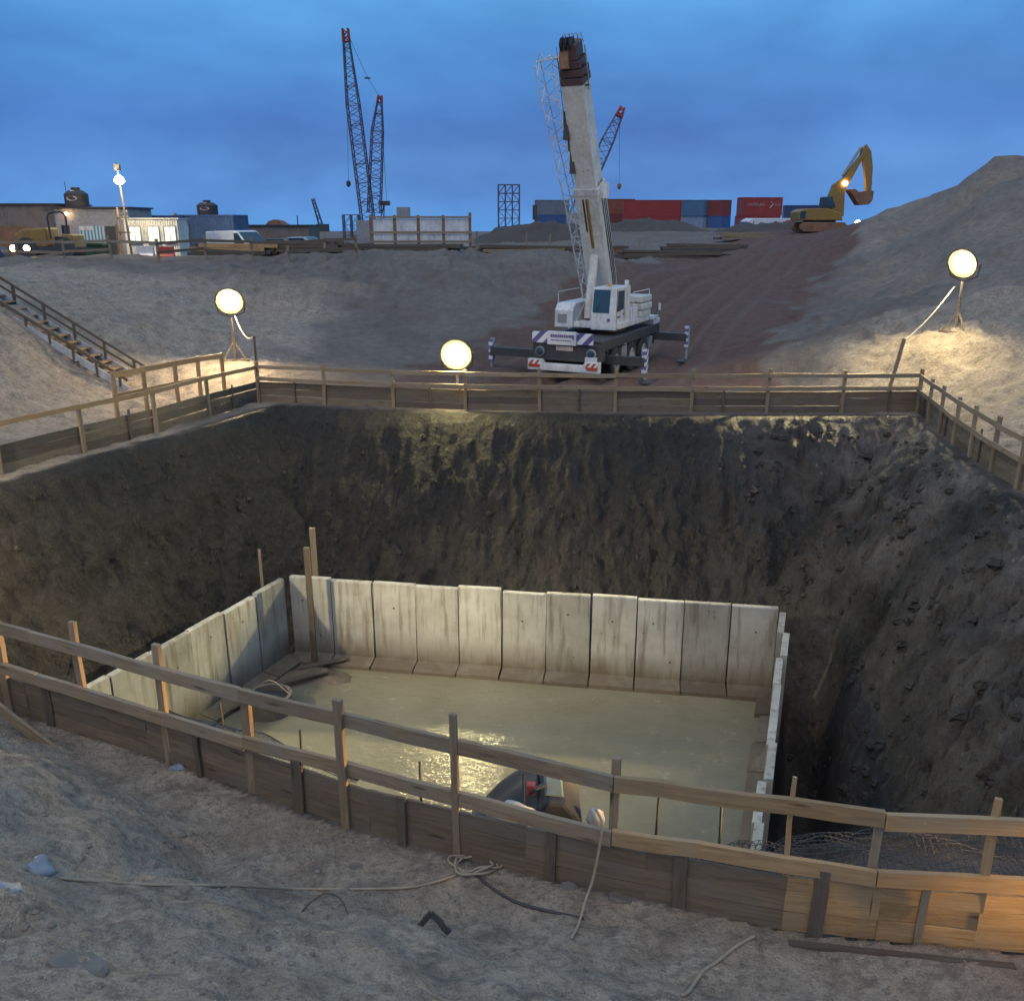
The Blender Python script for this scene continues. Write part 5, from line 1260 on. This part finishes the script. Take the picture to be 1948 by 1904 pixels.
MB().box2((-1.32, -.7, 1.15), (1.32, .7, 1.25)).build('rim', M['green'], gs)
# timber stake-side trailer
tr = thing('stake_trailer', 'open trailer with white panels in a timber frame', 'trailer', (-5.9, 60.5, 3.15), R(3))
for i, x in enumerate((-3.15, -1.65, -.15, 1.45, 3.15)):
    MB().box2((x-.09, -1.25, .2), (x+.09, -1.12, 2.25 if i != 4 else 2.4)).build('stake', M['rust'], tr)
for z in (.55, 1.12, 2.05): MB().box2((-3.2, -1.30, z), (3.2, -1.255, z+.13)).build('side_rail', M['wood'], tr)
for x0, x1 in ((-3.0, -1.75), (-1.55, -.25), (-.05, 1.35), (1.55, 3.05)):
    for z0, z1 in ((.72, 1.08), (1.28, 2.02)): MB().box2((x0, -1.2, z0), (x1, -1.16, z1)).build('side_panel', M['white'], tr)
MB().box2((-3.2, -1.2, .1), (3.2, 1.2, .28)).build('deck', M['dark'], tr); MB().box2((-3.2, 1.1, .28), (3.2, 1.16, 2.0)).build('far_side', M['bag'], tr)
for x in (1.2, 2.2, -2.2):
    for s in (-1, 1): MB().lathe([(.2, -.12), (.42, -.12), (.42, .12), (.2, .12)], 18, (x, s*.95, -.12), Matrix.Rotation(math.pi/2, 3, 'X')).build('wheel', M['black'], tr)
MB().box2((-1.6, .2, 2.05), (-.75, 1.0, 2.75)).build('load_box', M['grey'], tr)

# ------------------------------------------------------------------ excavator on the ramp crest
EX = thing('excavator', 'yellow excavator with raised arm and rusty bucket on the ramp crest', 'excavator', (28.1, 85, gz(28.1, 85)))
ex0 = Vector(EX.location)
def ep(px, py, y=0.0): p = at(px, py, 85+y); return (p.x-ex0.x, y, p.z-ex0.z)
for s in (-1.15, 1.15):
    MB().prism([(-2.1, .25), (-1.8, .02), (1.8, .02), (2.1, .25), (2.1, .6), (1.8, .85), (-1.8, .85), (-2.1, .6)], s-.3, s+.3).build('track', M['rust'], EX, bevel=.05)
MB().box2((-1.2, -.9, .5), (1.2, .9, 1.0)).build('undercarriage', M['dark'], EX)
MB().prism([(-2.3, 1.0), (-2.35, 1.75), (-1.9, 2.0), (.3, 2.05), (1.5, 1.6), (1.7, 1.0)], -1.3, 1.3).build('house', M['yellow'], EX, bevel=.08)
MB().box2((-2.2, -1.32, 1.15), (-1.7, -1.302, 1.8)).build('side_vent', M['glass'], EX)
cbx = MB().prism([(-.3, 2.0), (-.25, 3.0), (.55, 3.05), (.95, 2.1)], -1.25, -.3).build('cab', M['dark'], EX, bevel=.03)
quad('cab_window', [(-.2, -1.262, 2.15), (.8, -1.262, 2.15), (.5, -1.262, 2.95), (-.15, -1.262, 2.95)], M['glass'], cbx)
def eprism(name, pts, y0, y1, mat, parent=EX, **k):
    return MB().prism([(ep(*q)[0], ep(*q)[2]) for q in pts], y0, y1).build(name, mat, parent, **k)
bo2 = eprism('boom', [(1577, 412), (1576, 372), (1584, 352), (1602, 340), (1636, 296), (1640, 283), (1648, 278), (1652, 288), (1640, 302), (1616, 345), (1606, 362), (1603, 412)], -.28, .28, M['yellow'], bevel=.03)
eprism('arm', [(1640, 283), (1647, 275), (1656, 288), (1659, 320), (1657, 345), (1656, 370), (1646, 371), (1645, 340), (1641, 310)], -.22, .22, M['yellow'], bevel=.02)
eprism('bucket', [(1611, 361), (1622, 360), (1630, 366), (1648, 363), (1658, 364), (1655, 382), (1648, 390), (1630, 391)], -.6, .6, M['rust'], bevel=.02)
a, b_ = ep(1604, 345), ep(1640, 291)
for s in (-.12, .12): MB().tube((a[0]-.1, s-.0, a[2]+.45), (b_[0]-.15, s, b_[2]+.45), .09, n=8).build('ram', M['grey'], bo2)
a, b_ = ep(1645, 300), ep(1648, 352); MB().tube((a[0]+.55, 0, a[2]), (b_[0]+.45, 0, b_[2]), .08, n=8).build('ram', M['grey'], EX)
a = ep(1603, 347); MB().lathe([(.10, -.1), (.2, 0), (.2, .05)], 14, (a[0]+.1, -.36, a[2]-.1), Matrix.Rotation(math.pi/2, 3, 'X')).build('work_lamp', M['lens_warm'], bo2)
L = bpy.data.lights.new('lamp', 'POINT'); L.energy = 120; L.color = (1, .6, .2); L.shadow_soft_size = .15
lo = bpy.data.objects.new('lamp', L); COL.objects.link(lo); lo.parent = EX; lo.location = (a[0]+.55, -.2, a[2]-.2)

# ------------------------------------------------------------------ far cranes and towers
def P3(px, py, Y): return at(px, py, Y)
gA = Vector((P3(706, 425, 150).x, 150, 3))
lc = thing('lattice_crane', 'tall lattice crane with slender boom, back mast and hanging hook', 'crane', gA)
def lv(px, py, Y=150): return P3(px, py, Y)-gA
MB().lattice(lv(700, 420), lv(672, 200), 2.0, 1.9, 18, .11, .055).build('boom', M['latblue'], lc)
MB().lattice(lv(672, 200), lv(659, 80), 1.9, .9, 10, .11, .055).build('boom_tip', M['latblue'], lc)
MB().lattice(lv(659, 80), lv(657, 55), .9, .8, 2, .16, .10).build('boom_head', M['latred'], lc)
MB().lattice(lv(712, 405), lv(718, 250), 2.0, 1.7, 14, .10, .055).build('mast', M['latblue'], lc)
MB().lattice(lv(718, 250), lv(722, 195), 1.7, .7, 5, .10, .055).build('mast_tip', M['latblue'], lc); MB().lattice(lv(722, 195), lv(723, 182), .7, .5, 1, .14, .1).build('mast_head', M['latred'], lc)
MB().path([lv(660, 62), lv(699, 148), lv(723, 186)], .035, 3).build('pendant', M['dark'], lc)
MB().path([lv(723, 186), lv(736, 385)], .035, 3).build('back_stay', M['dark'], lc)
MB().box(lv(699, 149), (.9, .3, .2)).build('equaliser', M['dark'], lc)
MB().tube(lv(657, 60), lv(663, 350), .03, n=3).build('hoist_rope', M['dark'], lc); MB().lathe([(.1, -.5), (.35, -.2), (.35, .3), (.1, .5)], 8, lv(663, 350)).build('hook_block', M['dark'], lc)
MB().box(lv(708, 432)+Vector((0, 0, -.6)), (4.5, 4, 3.2)).build('machine_house', M['grey'], lc); MB().box(lv(731, 387), (1.8, .6, .7)).build('gantry_head', M['dark'], lc)
for q in ((724, 418), (730, 418)): MB().tube(lv(*q), lv(731, 388), .1, n=4).build('gantry_leg', M['latblue'], lc)
g2 = Vector((P3(1105, 425, 130).x, 130, 4))
l2 = thing('lattice_crane', 'lattice crane boom with red tip showing behind the mobile crane', 'crane', g2)
def lv2(px, py): return P3(px, py, 130)-g2
MB().lattice(lv2(1090, 420), lv2(1155, 270), 1.7, 1.6, 12, .085, .045).build('boom', M['latblue'], l2)
MB().lattice(lv2(1155, 270), lv2(1177, 222), 1.6, .9, 4, .085, .045).build('boom_tip', M['latblue'], l2); MB().lattice(lv2(1177, 222), lv2(1184, 204), .9, .5, 2, .14, .11).build('boom_head', M['latred'], l2)
MB().tube(lv2(1179, 215), lv2(1178, 350), .025, n=3).build('hoist_rope', M['dark'], l2); MB().lathe([(.1, -.4), (.28, -.1), (.28, .25), (.1, .4)], 8, lv2(1178, 355)).build('hook_block', M['rust'], l2)
MB().box((0, 0, .8), (4, 3, 3)).build('machine_house', M['grey'], l2)
g3 = P3(612, 428, 260)
l3 = thing('lattice_crane', 'tiny distant crane boom on the horizon beyond the low shed', 'crane', g3)
MB().lattice(Vector((0, 0, -1)), P3(595, 378, 260)-g3, 1.0, .6, 8, .16, .07).build('boom', M['latblue'], l3); MB().box((.3, 0, -.8), (3, 3, 2)).build('machine_house', M['dark'], l3)
def tower(label, pxl, pxr, pyt, Y, n, cols):
    a, b_ = P3(pxl, pyt, Y), P3(pxr, pyt, Y); c_ = (a+b_)/2; z0 = 3.0
    t = thing('steel_tower', label, 'tower', (c_.x, c_.y, z0)); w = (b_.x-a.x); H = c_.z-z0
    for i in range(cols):
        x = -w/2+w*i/(cols-1)
        for y in (-w*.3, w*.3): MB().tube((x, y, -.5), (x, y, H), .13, n=5).build('column', M['latblue'], t)
    for k in range(n+1):
        z = H*k/n
        mb = MB()
        for y in (-w*.3, w*.3): mb.tube((-w/2, y, z), (w/2, y, z), .07, n=3)
        for x in (-w/2, w/2): mb.tube((x, -w*.3, z), (x, w*.3, z), .07, n=3)
        if k < n:
            for i in range(cols-1):
                x0, x1 = -w/2+w*i/(cols-1), -w/2+w*(i+1)/(cols-1)
                for y in (-w*.3, w*.3): mb.tube((x0, y, z) if k % 2 else (x1, y, z), (x1, y, z+H/n) if k % 2 else (x0, y, z+H/n), .05, n=3)
        mb.build('bracing', M['latblue'], t)
    return t
tower('open steel lattice tower standing alone on the horizon', 948, 988, 352, 160, 6, 4)
tower('squat steel frame tower beside the foot of the tall lattice crane', 653, 682, 409, 150, 2, 3)
# far lamp by the sea
fl = thing('yard_lamp', 'small white lamp on a low post beyond the excavator', 'lamp post', (P3(1632, 424, 130).x, 130, gz(51, 130)-1))
zl = 4.95-fl.location.z
MB().tube((0, 0, 0), (0, 0, zl), .06, n=6).build('post', M['dark'], fl); MB().lathe([(.0, -.3), (.36, -.1), (.42, .05), (.2, .3), (.0, .36)], 14, (0, 0, zl)).build('globe', M['lens_white'], fl, smooth=True)

# ------------------------------------------------------------------ yard fence, posts and material on the crest
yf = thing('yard_fence', 'rough post and rail fence along the crest of the sand bank', 'fence', (-27, 46.6, 3.0))
xs = [-30, -27.6, -25.2, -22.8, -20.4, -18, -15.6, -13.2, -11.4, -9.5, -7.9]
for i, x in enumerate(xs):
    plank('post', (x, 46.8, gz(x, 46.8)-.2), (x+random.uniform(-.05, .05), 46.8, gz(x, 46.8)+1.12+random.uniform(-.05, .2)), .09, .12, M['wood'], yf)
for i in range(len(xs)-1):
    for dz in (.95, .5):
        if dz == .5 and i % 3 == 1: continue
        plank('rail', (xs[i], 46.72, gz(xs[i], 46.8)+dz), (xs[i+1], 46.72, gz(xs[i+1], 46.8)+dz+random.uniform(-.06, .06)), .04, .13, M['wood_dark'] if i > 4 else M['wood'], yf)
# timber stacks
def stack(label, c, n, L, mat, seed, rz=0.0, grp=None):
    rng = random.Random(seed); t = thing('timber_stack', label, 'timber stack', c, rz, grp)
    w = .22; k = 0
    for row, cnt in enumerate(n):
        for i in range(cnt):
            o = MB().box((rng.uniform(-.5, .5), (i-(cnt-1)/2)*.3, .1+row*.2), (L*rng.uniform(.8, 1), .24, .18)).build('beam', mat if rng.random() < .7 else M['wood_dark'], t)
            o.rotation_euler = (0, rng.uniform(-.01, .02), rng.uniform(-.03, .03))
    return t
def gs_(x, y): return (x, y, gz(x, y)-.05)
stack('heap of brown beams below the white van', gs_(-15.0, 50.0), (5, 4, 3), 4.2, M['orange'], 1, R(5))
stack('low heap of dark beams below the silver car', gs_(-11.4, 50.5), (5, 4, 3), 3.6, M['wood_dark'], 2, R(-4))
stack('pile of dark beams under the open trailer', gs_(-6.5, 55.0), (5, 4), 6.5, M['wood_dark'], 3, R(2))
stack('low dark timber pile beside the mobile crane boom', gs_(1.0, 56.0), (4, 3), 6.0, M['wood'], 4, R(-2))
stack('dark pile of long pipes and beams beneath the red containers', gs_(11.2, 66.0), (4, 3, 2), 8.5, M['dark'], 5, R(4))
for i in range(6):
    x = -12.6+.42*i; o = MB().lathe([(.16, 0), (.17, .04), (.17, .50), (.16, .54)], 12, (x, 56.5+.1*(i % 2), gz(x, 56.5)-.02)).build('drum', M['yellow']); tag(o, ['first', 'second', 'third', 'fourth', 'fifth', 'last'][i]+' yellow drum of the row, counted from the silver car to the open trailer', 'drum', 'row of yellow drums')
stack('dark sleepers stacked under the lone lattice tower', gs_(-1.5, 66.0), (5, 4, 3, 2), 5.0, M['wood_dark'], 6, R(8))
stack('dark steel sections piled before the blue container ends', gs_(15.5, 74.0), (5, 4, 2), 7.0, M['dark'], 7, R(-6))
stack('rust brown beams piled between the crane boom and the red containers', gs_(6.2, 74.0), (5, 4, 3), 6.0, M['rust'], 8, R(3))
stack('small dark timber pile below the open trailer drawbar', gs_(-9.8, 53.0), (4, 3, 2), 2.6, M['wood_dark'], 9, R(-8))
stack('grey planks piled near the lettered red containers', gs_(20.5, 82.0), (4, 3, 2), 5.0, M['wood'], 10, R(10))
# thin wire posts on the right bank
MP = ['thin marker post below the long red containers', 'thin marker post before the blue container ends', 'short marker post beside the crane boom on the yard bank', 'thin marker post in front of the lettered red containers', 'thin marker post below the lone lattice tower', 'thin marker post at the end of the open trailer', 'thin marker post below the dark green container']
for i, (px, py0, py1, Y) in enumerate([(1250, 447, 420, 95), (1340, 463, 415, 90), (1216, 470, 452, 75), (1432, 452, 420, 92), (1000, 470, 440, 70), (905, 478, 440, 62), (1045, 475, 445, 66)]):
    a, b_ = at(px, py0, Y), at(px+2, py1, Y); a.z = gz(a.x, a.y)-.2
    o = MB().tube(a, b_, .05, n=5).build('yard_post', M['wood']); tag(o, MP[i], 'post', 'marker posts on the yard bank')
# earth banks in front of the containers
def bank(label, x0, x1, y, h, seed, d=5.0):
    n, m = 60, 14; vs = []; fs = []
    X, Yv = np.meshgrid(np.linspace(x0, x1, n), np.linspace(-1, 1, m))
    e = np.clip(1-np.abs((X-(x0+x1)/2)/((x1-x0)/2))**3, 0, 1)*np.clip(1-np.abs(Yv)**1.5, 0, 1)
    Zv = e*h*(1+.35*fbm(X*.25, Yv*1.2, 4, seed))+.25*e*fbm(X*.9, Yv*3, 3, seed+3)
    for j in range(m):
        for i in range(n): vs.append((X[j, i], y+Yv[j, i]*d, gz(X[j, i], y+Yv[j, i]*d)-.15+Zv[j, i]))
    for j in range(m-1):
        for i in range(n-1): fs.append((j*n+i, j*n+i+1, (j+1)*n+i+1, (j+1)*n+i))
    return tag(MB().add(vs, fs).build('earth_bank', M['earth'], smooth=True), label, 'earth bank')
M['earth'] = paint('earth', (.075, .060, .052), .95, (.06, .05, .045), .6, .8, bmp=.8, streak=False)
M['earth2'] = paint('earth_pale', (.19, .165, .15), .95, (.09, .075, .065), .6, .8, bmp=.8, streak=False)
bank('long brown earth bank below the red containers', 8.5, 23, 104, 1.3, 3)
bank('grey earth bank between the open trailer and the mobile crane', -4, 9.5, 92, 1.5, 7)
bank('low earth ridge behind the parked cars and the drums', -21, -2, 80, .7, 11)
bank('rough earth ridge by the excavator and bus', 20, 31, 93, .9, 15, 3.5)
